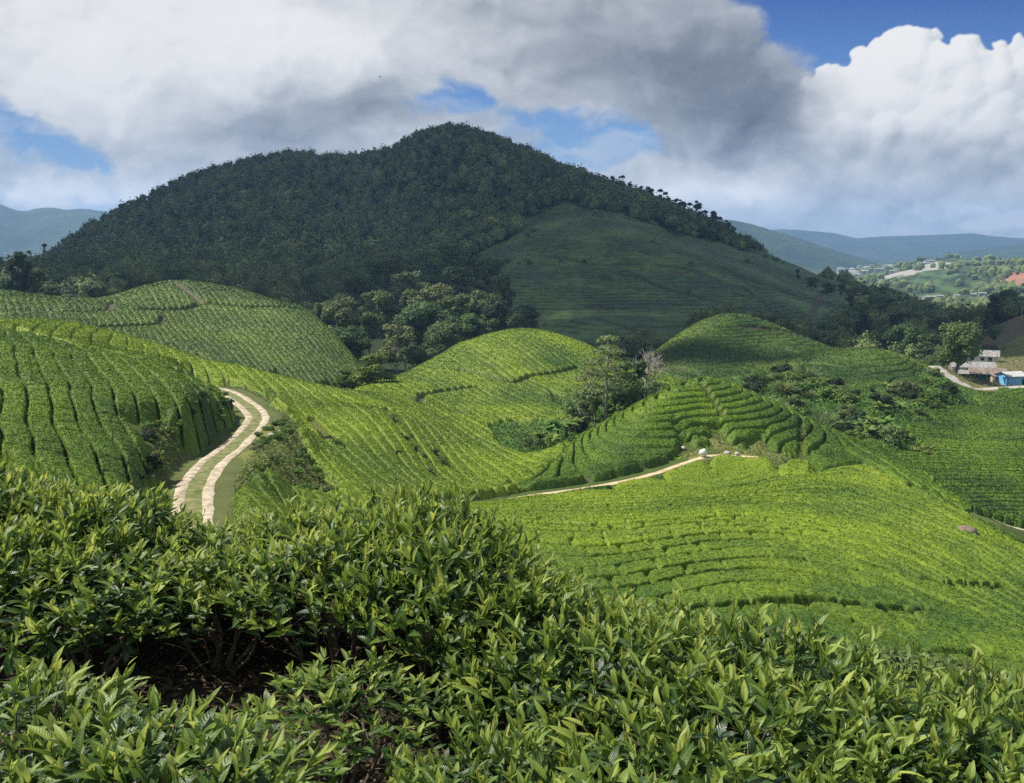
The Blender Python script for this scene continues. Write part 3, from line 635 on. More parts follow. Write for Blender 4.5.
def cloud_colours(X, Y):
    """colour of the sky at direction (X, Y), given in picture units: 870 per radian, horizon at 245"""
    def blobs(lst, start, x, y):
        acc = np.full(X.shape, float(start))
        for px, py, sx, sy, k in lst: acc += k * np.exp(-((x - px) / sx) ** 2 - ((y - py) / sy) ** 2)
        return acc
    wx = X + 40 * fbm(X / 110, Y / 80, 5, 401) + 9 * fbm(X / 26, Y / 20, 4, 402); wy = Y + 26 * fbm(X / 110, Y / 80, 5, 403) + 8 * fbm(X / 26, Y / 20, 4, 404)
    big = fbm(wx / 190, wy / 95, 6, 405, .5); mid = fbm(wx / 60, wy / 40, 6, 407, .55); det = fbm(wx / 24, wy / 17, 4, 411, .6); puff = fbm(wx / 75, wy / 55, 3, 409, .5)
    # clear sky
    clear = ramp(np.clip((Y - 0) / 245, -1.5, 1), [(-1.5, (52, 92, 168)), (0.0, (68, 108, 182)), (0.35, (100, 148, 212)), (0.7, (146, 188, 232)), (1.0, (190, 212, 232))])
    # sheet
    cover = blobs([(8, 122, 44, 18, -.6), (70, 158, 54, 22, -.42), (453, 100, 34, 24, -.72), (520, 128, 40, 16, -.45), (598, 150, 60, 24, -.72), (560, 122, 30, 20, -.4), (630, 130, 30, 22, -.35), (880, 6, 115, 48, -1.5), (1000, 26, 60, 46, -1.1), (785, 25, 24, 34, -.45), (820, 62, 26, 24, -.45), (720, 95, 110, 60, .5), (640, 40, 180, 60, .4), (200, 40, 260, 75, .4), (720, 200, 160, 26, .3), (330, 110, 110, 40, .3)], 0.62, wx, wy)
    d1 = sstep(0.18, 0.66, cover + big * 0.6 + mid * 0.36 + det * .12)
    off = lambda f, dx, dy: np.roll(np.roll(f, dx, 1), dy, 0)
    relief = (puff - off(puff, 9, 9)) * 0.22
    bright = blobs([(130, 20, 260, 90, .46), (900, 212, 60, 14, .22), (985, 205, 50, 16, .30), (830, 205, 60, 14, .2), (310, 40, 110, 45, .18), (70, 95, 110, 50, .16), (640, 40, 150, 60, -.12), (700, 90, 110, 44, -.24), (765, 126, 62, 30, -.42), (720, 60, 70, 50, -.10), (320, 112, 85, 26, -.24), (250, 135, 100, 24, -.10), (395, 85, 45, 30, -.02), (390, 142, 60, 14, .14), (520, 90, 60, 30, .10), (640, 205, 90, 24, .16), (760, 184, 40, 16, .30), (700, 180, 60, 20, .2), (740, 215, 90, 16, .1), (100, 192, 100, 14, .3), (45, 186, 30, 12, .2), (110, 170, 20, 8, .2), (605, 160, 50, 12, .25), (30, 150, 40, 20, .1)], 0.52, wx, wy)
    bright = bright + big * 0.22 + mid * 0.13 + det * .055 + relief + .05
    RMP = [(-.2, (84, 90, 102)), (0.0, (104, 111, 123)), (0.25, (136, 143, 154)), (0.5, (174, 181, 190)), (0.75, (216, 220, 225)), (1.0, (246, 247, 248)), (1.3, (255, 255, 255))]
    sheet = ramp(bright, RMP)
    # towering cumulus on the right
    def billow(x, y, s, o, seed):
        t = 0; a = 1; k = 0
        for i in range(o):
            n = perlin(x / s * 2 ** i + i * 5.1, y / s * 2 ** i, seed + i)
            t = t + a * (1 - 2 * np.sqrt(n * n + 0.012)); k += a; a *= 0.58
        return t / k
    qx = X + 7 * fbm(X / 34, Y / 34, 3, 421); qy = Y + 7 * fbm(X / 34, Y / 34, 3, 423)
    bl = billow(qx, qy, 58, 5, 425); bs = billow(qx, qy, 30, 4, 433); fn = fbm(qx / 26, qy / 22, 5, 431, .55)
    bx, by = X + 9 * fbm(X / 40, Y / 40, 5, 441, .6) + 3.5 * fbm(X / 9, Y / 9, 3, 445), Y + 9 * fbm(X / 40, Y / 40, 5, 443, .6) + 3.5 * fbm(X / 9, Y / 9, 3, 446)
    body = blobs([(925, 66, 44, 30, 1.0), (885, 96, 60, 38, .7), (866, 84, 26, 20, .35), (985, 98, 46, 40, .7), (1040, 88, 56, 40, .8), (850, 130, 80, 46, .7), (960, 150, 130, 60, 1.0), (818, 112, 24, 18, .25), (760, 185, 90, 26, .6), (690, 190, 60, 16, .3), (1080, 170, 120, 70, 1.0), (880, 205, 200, 40, 1.0)], 0, bx, by)
    # rounded heads heaped on one another
    rs = np.random.default_rng(11); top = np.full(X.shape, -40.0); x0, y0 = X[0, 0], Y[0, 0]
    for k in range(2600):
        px, py = rs.uniform(640, 1240), rs.uniform(15, 250); iy, ix = int(py - y0), int(px - x0)
        if not (0 <= iy < X.shape[0] and 0 <= ix < X.shape[1]): continue
        b0 = body[iy, ix]
        if b0 < 0.40: continue
        r = min(rs.uniform(5, 15) * (0.5 + 1.0 * min(b0, 1.1)) * (1.0 if k < 900 else .55), 26)
        y1, y2, x1, x2 = max(iy - 40, 0), iy + 41, max(ix - 40, 0), ix + 41
        dd = ((bx[y1:y2, x1:x2] - px) ** 2 + (by[y1:y2, x1:x2] - py) ** 2) / (r * r)
        hgt = np.where(dd < 1, np.sqrt(np.clip(1 - dd, 0, 1)) * r + 24 * min(b0, 1.2) + rs.uniform(-3, 3), -40)
        top[y1:y2, x1:x2] = np.maximum(top[y1:y2, x1:x2], hgt)
    def blur(f, n):
        for _ in range(n): f = (f + off(f, 1, 0) + off(f, -1, 0) + off(f, 0, 1) + off(f, 0, -1)) / 5
        return f
    inside = blur((top > -30).astype(float), 5)
    hs = blur(np.maximum(top, 0), 4) + 2.6 * fn + 1.4 * bs + 1.2 * det
    def lit(f, k):
        gy_, gx_ = np.gradient(f); nz = 1 / np.sqrt(1 + (gx_ * k) ** 2 + (gy_ * k) ** 2)
        return (-gx_ * k * -0.52 - gy_ * k * -0.70 + 0.48) * nz
    soft = sstep(95, 185, Y + 30 * big + 20 * mid); cn = fbm(qx / 44, qy / 34, 6, 449, .56)
    sh = (0.42 * lit(hs, 0.45) + 0.20 * lit(blur(hs, 25), 0.9)) * (1 - .72 * soft) + 0.40 * lit(blur(hs, 120), 1.2) + (0.10 + 0.22 * soft) * cn + 0.16 * soft
    d2 = sstep(0.30, 0.66, inside + 0.5 * fn + .25 * det) * (1 - sstep(195, 250, Y + 40 * mid + 25 * big))
    lum = 0.46 + 0.62 * sh + blobs([(920, 70, 70, 40, .24), (895, 105, 60, 28, .16), (860, 84, 20, 22, .10), (985, 104, 60, 30, .12), (840, 120, 50, 20, .04), (870, 152, 90, 18, -.10), (800, 165, 40, 20, -.10), (900, 205, 190, 30, -.22), (1000, 165, 50, 26, -.12), (940, 140, 40, 14, -.08)], 0.0, qx, qy) + 0.20 * fbm(qx / 90, qy / 50, 5, 447)
    cum = ramp(lum, [(-.1, (118, 126, 140)), (0.15, (140, 148, 160)), (0.4, (168, 175, 184)), (0.65, (206, 211, 217)), (0.88, (240, 242, 243)), (1.05, (255, 254, 252))])
    c = clear
    veil = sstep(0.0, 0.6, fbm(wx / 120, wy / 26, 6, 451) + 0.15 + mid * .3) * sstep(60, 150, Y) * 0.75
    c = c + (lin_rgb((226, 231, 238)) - c) * veil[..., None]
    wisp = sstep(0.05, 0.7, fbm(wx / 70, wy / 60, 6, 453, .55) + 0.2) * 0.75 * sstep(830, 760, X)
    c = c + (lin_rgb((190, 203, 220)) - c) * wisp[..., None]
    c = c + (cum - c) * d2[..., None]
    front = d1 * (1 - d2 * sstep(770, 860, X + 0.25 * (Y - 130) + 40 * mid + 20 * big))
    c = c + (sheet - c) * front[..., None]
    # low bright heads on the skyline at both sides
    c = clear
    veil = sstep(0.0, 0.5, fbm(wx / 120, wy / 28, 6, 451) + 0.1) * sstep(40, 150, Y) * 0.5
    c = c + (lin_rgb((225, 231, 238)) - c) * veil[..., None]
    c = c + (cum - c) * d2[..., None]
    front = d1 * (1 - d2 * sstep(775, 850, X + 0.25 * (Y - 130) + 30 * mid))
    c = c + (sheet - c) * front[..., None]
    small = blobs([(78, 190, 22, 9, 1), (40, 203, 16, 8, .9), (100, 200, 20, 9, .9), (1000, 222, 34, 11, 1), (965, 226, 18, 6, .7), (1022, 215, 16, 10, .6)], 0, X, Y) + 0.45 * (bl - .5) + .2 * fn
    ds = sstep(0.25, 1.0, small + .3 * mid) * sstep(-900, 0, X)
    c = c + (ramp(0.75 + sh * 0.3 + (Y < 0), [(0.3, (190, 196, 204)), (1.0, (250, 250, 248))]) - c) * (ds * .8)[..., None]
    # the air thickens to a pale grey at the skyline
    low = sstep(215, 258, Y) * 0.3
    c = c + (lin_rgb((200, 208, 217)) - c) * low[..., None]
    return c * (1 + .95 * sstep(160, 240, Y))[..., None]

def sky():
    w = bpy.data.worlds.new('World'); sc.world = w; w.use_nodes = True; w.node_tree.nodes.clear()
    t = NT(w.node_tree); out = t.node('ShaderNodeOutputWorld'); bg = t.node('ShaderNodeBackground'); bg.inputs['Strength'].default_value = 0.1
    st = t.node('ShaderNodeTexSky', sky_type='NISHITA'); st.sun_disc = False; st.sun_elevation = SUN_EL; st.sun_rotation = SUN_AZ
    st.altitude = 1400; st.air_density = 1.0; st.dust_density = 0.6; st.ozone_density = 2.0
    n = t.noise(t.node('ShaderNodeTexCoord').outputs['Generated'], 2.2, 3, 0.55)
    c = t.mix(t.step(0.40, 0.62, n), st.outputs[0], tuple(np.array((.60, .62, .65)) * 10 / 2 ** EXPOSURE))
    t.l.new(c, bg.inputs[0]); t.l.new(bg.outputs[0], out.inputs[0])
    # the band of sky and cloud above the skyline, far behind everything, all the way round
    azd = np.concatenate([np.linspace(-180, -37, 90)[:-1], np.linspace(-37, 37, 1130), np.linspace(37, 180, 90)[1:]])
    eld = np.concatenate([np.linspace(-4, -0.2, 8)[:-1], np.linspace(-0.2, 16.5, 262), np.linspace(16.5, 27, 30)[1:]])
    A, E = np.meshgrid(R(1) * azd, R(1) * eld)
    # picture units measured along the view
    Ac = np.clip(A, R(-60), R(60)); fw = np.cos(Ac) * CP_ - np.tan(E) * SP_; uw = np.cos(Ac) * SP_ + np.tan(E) * CP_
    X = 512 + F * np.sin(Ac) / fw + np.sign(A) * F * 2 * (np.abs(A) - np.abs(Ac)); Y = HGT / 2 - F * uw / fw
    # regular work grid so that the shifted look-ups stay in picture units, then read back
    gx = np.arange(-260, 1285, 1.0); gy = np.arange(-150, 262, 1.0); GX, GY = np.meshgrid(gx, gy)
    C = cloud_colours(GX, GY)
    mx_ = np.where(X < -258, -258 + np.abs(((-258 - X) % 2400) - 1200) * -1 + 1200, X); mx_ = np.where(mx_ > 1282, 1282 - np.abs(((mx_ - 1282) % 2400) - 1200) * -1 - 1200, mx_)
    mx_ = np.clip(mx_, -259, 1283)
    i = np.clip(Y - gy[0], 0, len(gy) - 1.01); j = np.clip(mx_ - gx[0], 0, len(gx) - 1.01); ii = i.astype(int); jj = j.astype(int); fi = (i - ii)[..., None]; fj = (j - jj)[..., None]
    Cv = (C[ii, jj] * (1 - fj) + C[ii, jj + 1] * fj) * (1 - fi) + (C[ii + 1, jj] * (1 - fj) + C[ii + 1, jj + 1] * fj) * fi
    Rr = 14500.0; v = np.stack([Rr * np.sin(A), Rr * np.cos(A), Rr * np.tan(E)], -1).reshape(-1, 3)
    n0, n1 = A.shape; I = np.arange(n0 * n1).reshape(n0, n1); q = np.stack([I[:-1, :-1], I[1:, :-1], I[1:, 1:], I[:-1, 1:]], -1).reshape(-1, 4)
    m, t, out = new_mat('sky_and_cloud'); e = t.node('ShaderNodeEmission'); t.l.new(t.attr('glow', 'Color'), e.inputs[0]); t.l.new(e.outputs[0], out.inputs[0]); e.inputs[1].default_value = 1.0 / 2 ** EXPOSURE
    m.cycles.emission_sampling = 'NONE'
    me = mesh_data('sky', v, q, m, {'glow': Cv.reshape(-1, 3)})
    tag(obj('sky', me), 'sky of grey and white clouds with blue gaps', 'sky', None, 'structure')
sky()

sun = bpy.data.lights.new('sun', 'SUN'); sun.energy = 4.6; sun.angle = R(0.53); sun.color = (1.0, 0.95, 0.86)
so = bpy.data.objects.new('sun', sun); col.objects.link(so)
from mathutils import Vector
so.rotation_euler = Vector(-SUN_DIR).to_track_quat('-Z', 'Y').to_euler()

def haze():
    m, t, out = new_mat('valley_haze'); v = t.node('ShaderNodeVolumePrincipled')
    v.inputs['Color'].default_value = (.35, .59, .97, 1); v.inputs['Density'].default_value = 1.7e-4; v.inputs['Anisotropy'].default_value = 0.2
    t.l.new(v.outputs[0], out.inputs['Volume'])
    mb = MB(); z0, z1 = -160.0, 300.0
    mb.box((0, 0, (z0 + z1) / 2), (18600, 18000, z1 - z0))
    tag(mb.build('haze', m, None, False), 'thin blue haze filling the valley air', 'haze', None, 'stuff')
haze()

def ico(level):
    import bmesh
    bm = bmesh.new(); bmesh.ops.create_icosphere(bm, subdivisions=level, radius=1.0)
    v = np.array([p.co[:] for p in bm.verts]); f = np.array([[q.index for q in p.verts] for p in bm.faces]); bm.free(); return v, f

def shade_cloud():
    """the cloud overhead (out of the picture) put in and shaped to shade the mountain"""
    m, t, out = new_mat('cloud_vapour'); d = t.node('ShaderNodeBsdfDiffuse'); d.inputs[0].default_value = (.9, .9, .9, 1); tr = t.node('ShaderNodeBsdfTranslucent'); tr.inputs[0].default_value = (.9, .9, .9, 1)
    mx = t.node('ShaderNodeMixShader'); t.l.new(d.outputs[0], mx.inputs[1]); t.l.new(tr.outputs[0], mx.inputs[2]); t.l.new(mx.outputs[0], out.inputs[0])
    v0, f0 = ico(3); mb = MB(); hgt = 1150.0
    for (gx, gy, sx, sy) in CLOUD_SPOTS:
        k = (hgt - 20) / SUN_DIR[2]; c = np.array([gx, gy, 20]) + SUN_DIR * k
        n = v0 * (1 + 0.16 * fbm(v0[:, 0] * 2 + gx, v0[:, 1] * 2 + v0[:, 2] * 1.7 + gy, 3, 301))[:, None]
        p = n * np.array([sx, sy, 70]); p[:, 2] = np.where(p[:, 2] < 0, p[:, 2] * 0.3, p[:, 2])
        mb.add(p + c, None, f0)
    o = mb.build('cloud', m); tag(o, 'broad grey cloud overhead, out of view, shaped to shade the mountain', 'cloud')
# ground places each unseen cloud lobe is set to shade, low slopes included
CLOUD_SPOTS = [(-250, 850, 330, 260), (50, 800, 300, 250), (300, 650, 250, 170), (150, 560, 210, 110), (60, 470, 160, 85), (230, 480, 170, 95), (350, 560, 120, 120), (-60, 640, 220, 110), (-350, 640, 200, 120), (170, 395, 90, 60), (-560, 900, 260, 250), (80, 345, 80, 45), (-95, 420, 75, 70), (-30, 430, 60, 45), (-185, 400, 80, 60), (-330, 520, 130, 90), (150, 330, 90, 50), (-5, 240, 14, 14), (-150, 500, 110, 60), (-175, 338, 105, 42), (32, 338, 78, 48), (-290, 470, 120, 75), (-440, 620, 130, 110)]
shade_cloud()

cam = bpy.data.cameras.new('camera'); cam.sensor_width = 36; cam.lens = 36 * F / W; cam.clip_start = 0.05; cam.clip_end = 30000
co_ = bpy.data.objects.new('camera', cam); col.objects.link(co_); co_.rotation_euler = (math.pi / 2 - PITCH, 0, 0); sc.camera = co_
vs = sc.view_settings; vs.view_transform = 'Standard'; vs.look = 'None'; vs.gamma = 1.0; vs.use_curve_mapping = False; vs.exposure = EXPOSURE
sc.cycles.use_denoising = False; sc.cycles.max_bounces = 6; sc.cycles.diffuse_bounces = 2; sc.cycles.glossy_bounces = 2; sc.cycles.transmission_bounces = 2; sc.cycles.volume_bounces = 0; sc.cycles.transparent_max_bounces = 6
sc.cycles.use_adaptive_sampling = True; sc.cycles.adaptive_threshold = 0.005; sc.cycles.sample_clamp_indirect = 3.0
# ---------------------------------------------------------------- trees, shrubs, forest
def leaf_mat(name, c1, c2, transl=0.25, rough=0.6, rnd=0.25):
    return simple_mat(name, c1, c2, 1.5, rough, 0.25, 0.2, 0.05, transl, rnd, True)
LEAF_DARK = leaf_mat('leaf_dark', (.018, .036, .014), (.065, .10, .035))
LEAF_MID = leaf_mat('leaf_mid', (.05, .095, .026), (.18, .25, .075))
LEAF_PALE = leaf_mat('leaf_pale', (.085, .125, .042), (.25, .31, .11))
LEAF_BRIGHT = leaf_mat('leaf_bright', (.06, .12, .02), (.19, .29, .055))
LEAF_DRY = leaf_mat('leaf_dry', (.10, .085, .045), (.22, .19, .10))
LEAF_GRASS = leaf_mat('dry_grass', (.10, .16, .035), (.27, .30, .09))
BARK = simple_mat('bark', (.10, .08, .06), (.22, .19, .15), 4, 0.9, 0.1, 0.5, 0.05)
BARK_PALE = simple_mat('bark_pale', (.26, .23, .19), (.45, .41, .35), 3, 0.85, 0.1, 0.4, 0.05)
ICO1, ICO2 = ico(1), ico(2)
def unit(v): return v / (np.linalg.norm(v, axis=-1, keepdims=True) + 1e-9)

def foliage(mb, rs, lobes, n, size, core=0.72, flat=0.0, out=0.5, long=1.0, tone=(.45, .25)):
    """leaf clumps spread through lobes (cx,cy,cz,rx,ry,rz); n leaves in all"""
    L = np.array(lobes, float); area = (L[:, 3] * L[:, 4] + L[:, 3] * L[:, 5]) ; pr = area / area.sum()
    ltone = rs.normal(0, .12, len(L))
    for i, l in enumerate(L):
        k = max(int(n * pr[i]), 4)
        if core:
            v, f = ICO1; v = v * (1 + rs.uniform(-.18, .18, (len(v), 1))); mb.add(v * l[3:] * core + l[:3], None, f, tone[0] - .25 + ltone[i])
        d = unit(rs.normal(0, 1, (k, 3))); d[:, 2] = np.where(d[:, 2] < -0.35, -d[:, 2], d[:, 2])
        rad = rs.uniform(.70, 1.08, (k, 1)) * (1 + .16 * np.sin(d[:, :1] * 7 + i) * np.cos(d[:, 1:2] * 6 + i * 2))
        c = d * rad * l[3:] + l[:3]
        nrm = unit(d * (out + .3) + rs.normal(0, .5, (k, 3)) + np.array([0, 0, .12 + flat]))
        a = unit(np.cross(nrm, rs.normal(0, 1, (k, 3)))); b = np.cross(nrm, a); s = size * rs.uniform(.55, 1.45, (k, 1))
        q = np.stack([c - a * s * long, c + b * s * .6 - nrm * s * .15, c + a * s * long, c - b * s * .6 - nrm * s * .15], 1).reshape(-1, 3)
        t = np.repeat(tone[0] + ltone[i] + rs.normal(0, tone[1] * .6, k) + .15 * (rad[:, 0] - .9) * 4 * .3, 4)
        mb.add(q, np.arange(k * 4).reshape(-1, 4), None, t)

def limb(mb, rs, p0, p1, r0, r1, bend=.12, n=6, seg=6):
    p0, p1 = np.array(p0, float), np.array(p1, float); t = np.linspace(0, 1, n)[:, None]; L = np.linalg.norm(p1 - p0)
    off = rs.normal(0, bend * L, 3) * np.array([1, 1, .3]); p = p0 + (p1 - p0) * t + off * np.sin(t * np.pi) * .8
    mb.tube(p, np.linspace(r0, r1, n), seg); return p

def tree_parts(seed, kind):
    """one tree of height 1 unit = 1 m, returned as {part: (MB, material)}"""
    rs = np.random.default_rng(seed); tr, cr = MB(), MB(); mat, bark = LEAF_MID, BARK
    if kind == 'broad':            # big rounded valley tree
        H_ = 13; limb(tr, rs, (0, 0, -.6), (.3, 0, 5), .42, .3); lob = []
        for i in range(24):
            a = rs.uniform(0, 6.28); r = rs.uniform(.4, 3.9); z = 3.6 + rs.uniform(0, 7.2) - .35 * r; q = (math.cos(a) * r, math.sin(a) * r, z)
            limb(tr, rs, (.3 * .8, 0, 4 + rs.uniform(-.8, 1)), q, .16, .04, .1, 5, 5); s = rs.uniform(1.2, 2.1) * (1.15 - .03 * z); lob.append((*q, s * 1.05, s * 1.05, s * 1.0))
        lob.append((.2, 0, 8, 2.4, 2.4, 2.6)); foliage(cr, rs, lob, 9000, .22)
    elif kind == 'forest':         # taller, trunk showing, uneven top
        limb(tr, rs, (0, 0, -.6), (.2, .1, 9), .3, .16); lob = []
        for i in range(13):
            a = rs.uniform(0, 6.28); z = rs.uniform(4.8, 12); r = rs.uniform(.2, 2.6) * (1.2 - .05 * z); q = (math.cos(a) * r, math.sin(a) * r, z)
            limb(tr, rs, (.15, .05, min(z - 1.2, 8.8)), q, .1, .03, .1, 4, 5); s = rs.uniform(.9, 1.6); lob.append((*q, s * 1.05, s * 1.05, s * 1.05))
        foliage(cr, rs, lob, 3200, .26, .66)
    elif kind == 'pale':           # loose, pale, many thin trunks showing through
        bark = BARK_PALE; mat = LEAF_PALE; lob = []
        limb(tr, rs, (0, 0, -.6), (.1, 0, 7), .24, .14)
        for i in range(16):
            a = rs.uniform(0, 6.28); z = rs.uniform(4.4, 11.2); r = rs.uniform(.4, 3.1) * (1 - abs(z - 7.5) * .09); q = (math.cos(a) * r, math.sin(a) * r, z)
            limb(tr, rs, (0, 0, min(z - 2, 6.8)), q, .09, .03, .1, 5, 5); s = rs.uniform(.8, 1.35); lob.append((*q, s * 1.1, s * 1.1, s * .95))
        foliage(cr, rs, lob, 2600, .24, .45)
    elif kind == 'conifer':        # dense dark column with a rounded head
        mat = LEAF_DARK; limb(tr, rs, (0, 0, -.6), (0, 0, 10), .35, .1, .02); lob = []
        for i in range(26):
            z = rs.uniform(1.6, 12.2); a = rs.uniform(0, 6.28); w = 2.5 * math.sqrt(max(0, 1 - ((z - 6.2) / 7.4) ** 2)) * (1.08 if z < 6 else 1); r = w * rs.uniform(.45, .8)
            s = rs.uniform(.8, 1.25); lob.append((math.cos(a) * r, math.sin(a) * r, z, s * 1.1, s * 1.1, s)); limb(tr, rs, (0, 0, min(z, 9.8)), (math.cos(a) * r, math.sin(a) * r, z), .06, .02, .05, 3, 4)
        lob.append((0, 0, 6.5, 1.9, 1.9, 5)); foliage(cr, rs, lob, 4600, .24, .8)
    elif kind == 'ridge':          # slim tree with a small high crown, seen against the sky
        mat = LEAF_DARK; limb(tr, rs, (0, 0, -2.5), (.3, 0, 9), .2, .1); lob = []
        for i in range(9):
            z = rs.uniform(3.6, 11.2); a = rs.uniform(0, 6.28); r = rs.uniform(.2, 1.7) * (1.25 - .06 * z); q = (math.cos(a) * r, math.sin(a) * r, z); limb(tr, rs, (.2, 0, min(z - .8, 8.8)), q, .08, .03, .1, 4, 4)
            s = rs.uniform(.7, 1.4); lob.append((*q, s, s, s * 1.05))
        foliage(cr, rs, lob, 1500, .28, .5)
    elif kind == 'layered':        # thin pale trunk, flat open layers of feathery leaves
        bark = BARK_PALE; mat = LEAF_PALE; limb(tr, rs, (0, 0, -.6), (.1, 0, 10.2), .15, .07, .02); lob = []
        for i in range(20):
            z = rs.choice([4.6, 6.3, 7.4, 8.6, 9.6, 10.4]) + rs.normal(0, .25); a = rs.uniform(0, 6.28); r = rs.uniform(.5, 2.9) * (1.0 if z > 7 else .75); q = (math.cos(a) * r, math.sin(a) * r, z)
            limb(tr, rs, (.08, 0, max(z - 1.3, 3)), q, .05, .015, .06, 5, 4); s = rs.uniform(.5, .95); lob.append((*q, s * 1.4, s * 1.4, s * .45))
        foliage(cr, rs, lob, 3600, .13, 0, .3)
    elif kind == 'young':          # bright young tree branching from the ground
        bark = BARK_PALE; mat = LEAF_BRIGHT; lob = []
        for i in range(15):
            a = rs.uniform(0, 6.28); z = rs.uniform(1.2, 5.2); r = rs.uniform(.5, 2.9) * (1.1 - .1 * z); q = (math.cos(a) * r, math.sin(a) * r, z); limb(tr, rs, (0, 0, -.4), q, .09, .03, .12, 6, 5)
            s = rs.uniform(.65, 1.15); lob.append((*q, s * 1.1, s * 1.1, s * .8))
        foliage(cr, rs, lob, 3000, .19, .5)
    elif kind == 'bare':           # leafless
        bark = BARK_PALE; limb(tr, rs, (0, 0, -.6), (.15, 0, 5), .13, .09, .04)
        def br(p, d, L, r, lev):
            e = p + d * L; limb(tr, rs, p, e, r * 1.5, r * .9, .08, 4, 4)
            if lev:
                for j in range(4 if lev > 1 else 3):
                    br(p + d * L * rs.uniform(.45, 1), unit(d + rs.normal(0, .55, 3) + np.array([0, 0, .28])), L * rs.uniform(.5, .75), r * .6, lev - 1)
        for i in range(7): br(np.array([.1, 0, 2.6 + i * .36]), unit(np.array([math.cos(i * 2.4), math.sin(i * 2.4), 1.3])), 2.1, .06, 3)
        cr = None
    return {'trunk': (tr, bark), **({'crown': (cr, mat)} if cr else {})}

PROTO = {}
def tree_proto(kind, var=0):
    key = (kind, var)
    if key not in PROTO: PROTO[key] = {n: m.data(kind + '_tree', mt, n != 'crown') for n, (m, mt) in tree_parts(900 + 37 * var + sum(map(ord, kind)), kind).items()}
    return PROTO[key]
HEIGHT = {'broad': 12.2, 'forest': 12.6, 'pale': 12, 'conifer': 13.2, 'ridge': 12, 'layered': 11, 'young': 6.1, 'bare': 9.5}
CATN = {'broad': 'broadleaf_tree', 'forest': 'forest_tree', 'pale': 'pale_tree', 'conifer': 'conifer_tree', 'ridge': 'ridge_tree', 'layered': 'feathery_tree', 'young': 'young_tree', 'bare': 'bare_tree'}
PLANTED = []
def tree(kind, px, py, hpx, label, group=None, y0=20, y1=1500, wide=1.0, var=0, depth=None):
    if depth: x = (px - 512) / F * depth / 1.0 * 1.0; x, y = P(px, py, depth)[:2]
    else: x, y = cast(px, py, y0, y1)
    z = float(H(x, y)); s = hpx / F * y / HEIGHT[kind]
    t = thing(CATN[kind], label, 'tree', (x, y, z), rng.uniform(0, 6.28), group, (s * wide, s * wide, s))
    for n, me in tree_proto(kind, var).items(): obj(n, me, t)
    PLANTED.append((x, y, 4 * s)); return t

# the farm and the right-hand woods
tree('broad', 954, 379, 58, 'large round tree with a pale leaning trunk beside the grey lane', None, wide=1.0, depth=215)
for i, (px, py, h, k, d, w) in enumerate([(842, 352, 34, 'forest', 300, 1.3), (862, 350, 36, 'conifer', 320, 1.2), (884, 352, 40, 'broad', 290, 1.1), (906, 356, 50, 'broad', 280, 1.0), (925, 362, 36, 'forest', 270, 1.2), (938, 372, 34, 'broad', 242, 1.0), (922, 372, 26, 'broad', 240, 1.0), (895, 352, 34, 'conifer', 330, 1.2), (938, 350, 36, 'broad', 330, 1.1), (955, 348, 34, 'forest', 330, 1.3), (826, 345, 28, 'broad', 320, 1.0), (948, 362, 30, 'broad', 262, 1.2)]):
    tree(k, px, py, h, {'forest': 'tall thin-crowned tree in the dark wood behind the low hills', 'conifer': 'dense blackish tree in the dark wood behind the low hills', 'broad': 'dark spreading tree in the dark wood behind the low hills'}[k], 'dark wood behind the low hills', depth=d, wide=w, var=i % 3)
for i, (px, py, h, k) in enumerate([(980, 328, 26, 'broad'), (993, 325, 30, 'conifer'), (1003, 322, 34, 'broad'), (1014, 320, 24, 'broad'), (1028, 318, 22, 'forest'), (1042, 316, 24, 'broad'), (971, 335, 22, 'forest')]):
    tree(k, px, py, h, {'forest': 'slim dark tree in the clump above the brown slope', 'conifer': 'dense dark tree in the clump above the brown slope', 'broad': 'round dark tree in the clump above the brown slope'}[k], 'clump of trees above the brown slope', depth=372 + 6 * (i % 3), wide=1.15, var=i % 3)
for i, (px, py, h, k, d) in enumerate([(798, 272, 14, 'ridge', 560), (812, 278, 14, 'broad', 540), (828, 284, 15, 'broad', 520), (842, 288, 17, 'forest', 500), (855, 291, 22, 'broad', 470), (866, 294, 22, 'forest', 460), (877, 297, 24, 'broad', 450), (889, 300, 24, 'conifer', 440), (884, 306, 22, 'broad', 430), (898, 308, 16, 'broad', 430), (908, 314, 16, 'forest', 420), (918, 320, 16, 'broad', 420), (930, 326, 16, 'broad', 410), (868, 305, 20, 'broad', 430), (850, 300, 18, 'forest', 450)]):
    tree(k, px, py + 4, h, {'ridge': 'slim tree at the upper end of the dark row on the long mountain shoulder', 'forest': 'tall dark tree in the row along the long mountain shoulder', 'conifer': 'densest dark tree in the row along the long mountain shoulder', 'broad': 'round dark tree in the row along the long mountain shoulder'}[k], 'dark row of trees along the mountain shoulder', depth=d, wide=1.25, var=i % 3)
# trees standing up against the sky on the right flank
RIDGE = [(604, 184, 12), (612, 188, 14), (621, 191, 17), (630, 195, 15), (641, 199, 13), (651, 202, 15), (659, 204, 18), (668, 207, 17), (675, 210, 16), (683, 213, 17), (690, 216, 18), (697, 219, 24), (705, 222, 16), (712, 225, 20), (719, 229, 18), (727, 232, 20), (733, 236, 14), (648, 206, 16), (664, 213, 18), (680, 220, 18), (696, 228, 18), (714, 236, 18), (728, 243, 16), (741, 243, 10)]
for i, (px, py, h) in enumerate(RIDGE):
    d = float(np.interp(px, [600, 640, 700, 740], [815, 786, 736, 698])) - (14 if i > 16 else 0)
    lab = 'tallest spindly tree on the skyline of the right mountain flank' if h == 24 else ('lone slim tree at the upper end of the skyline row' if i == 2 else 'slim dark tree in the skyline row on the right mountain flank')
    tree('ridge', px, py + 5, h, lab, 'skyline row of trees on the mountain flank', depth=d, wide=1.2, var=i % 4)
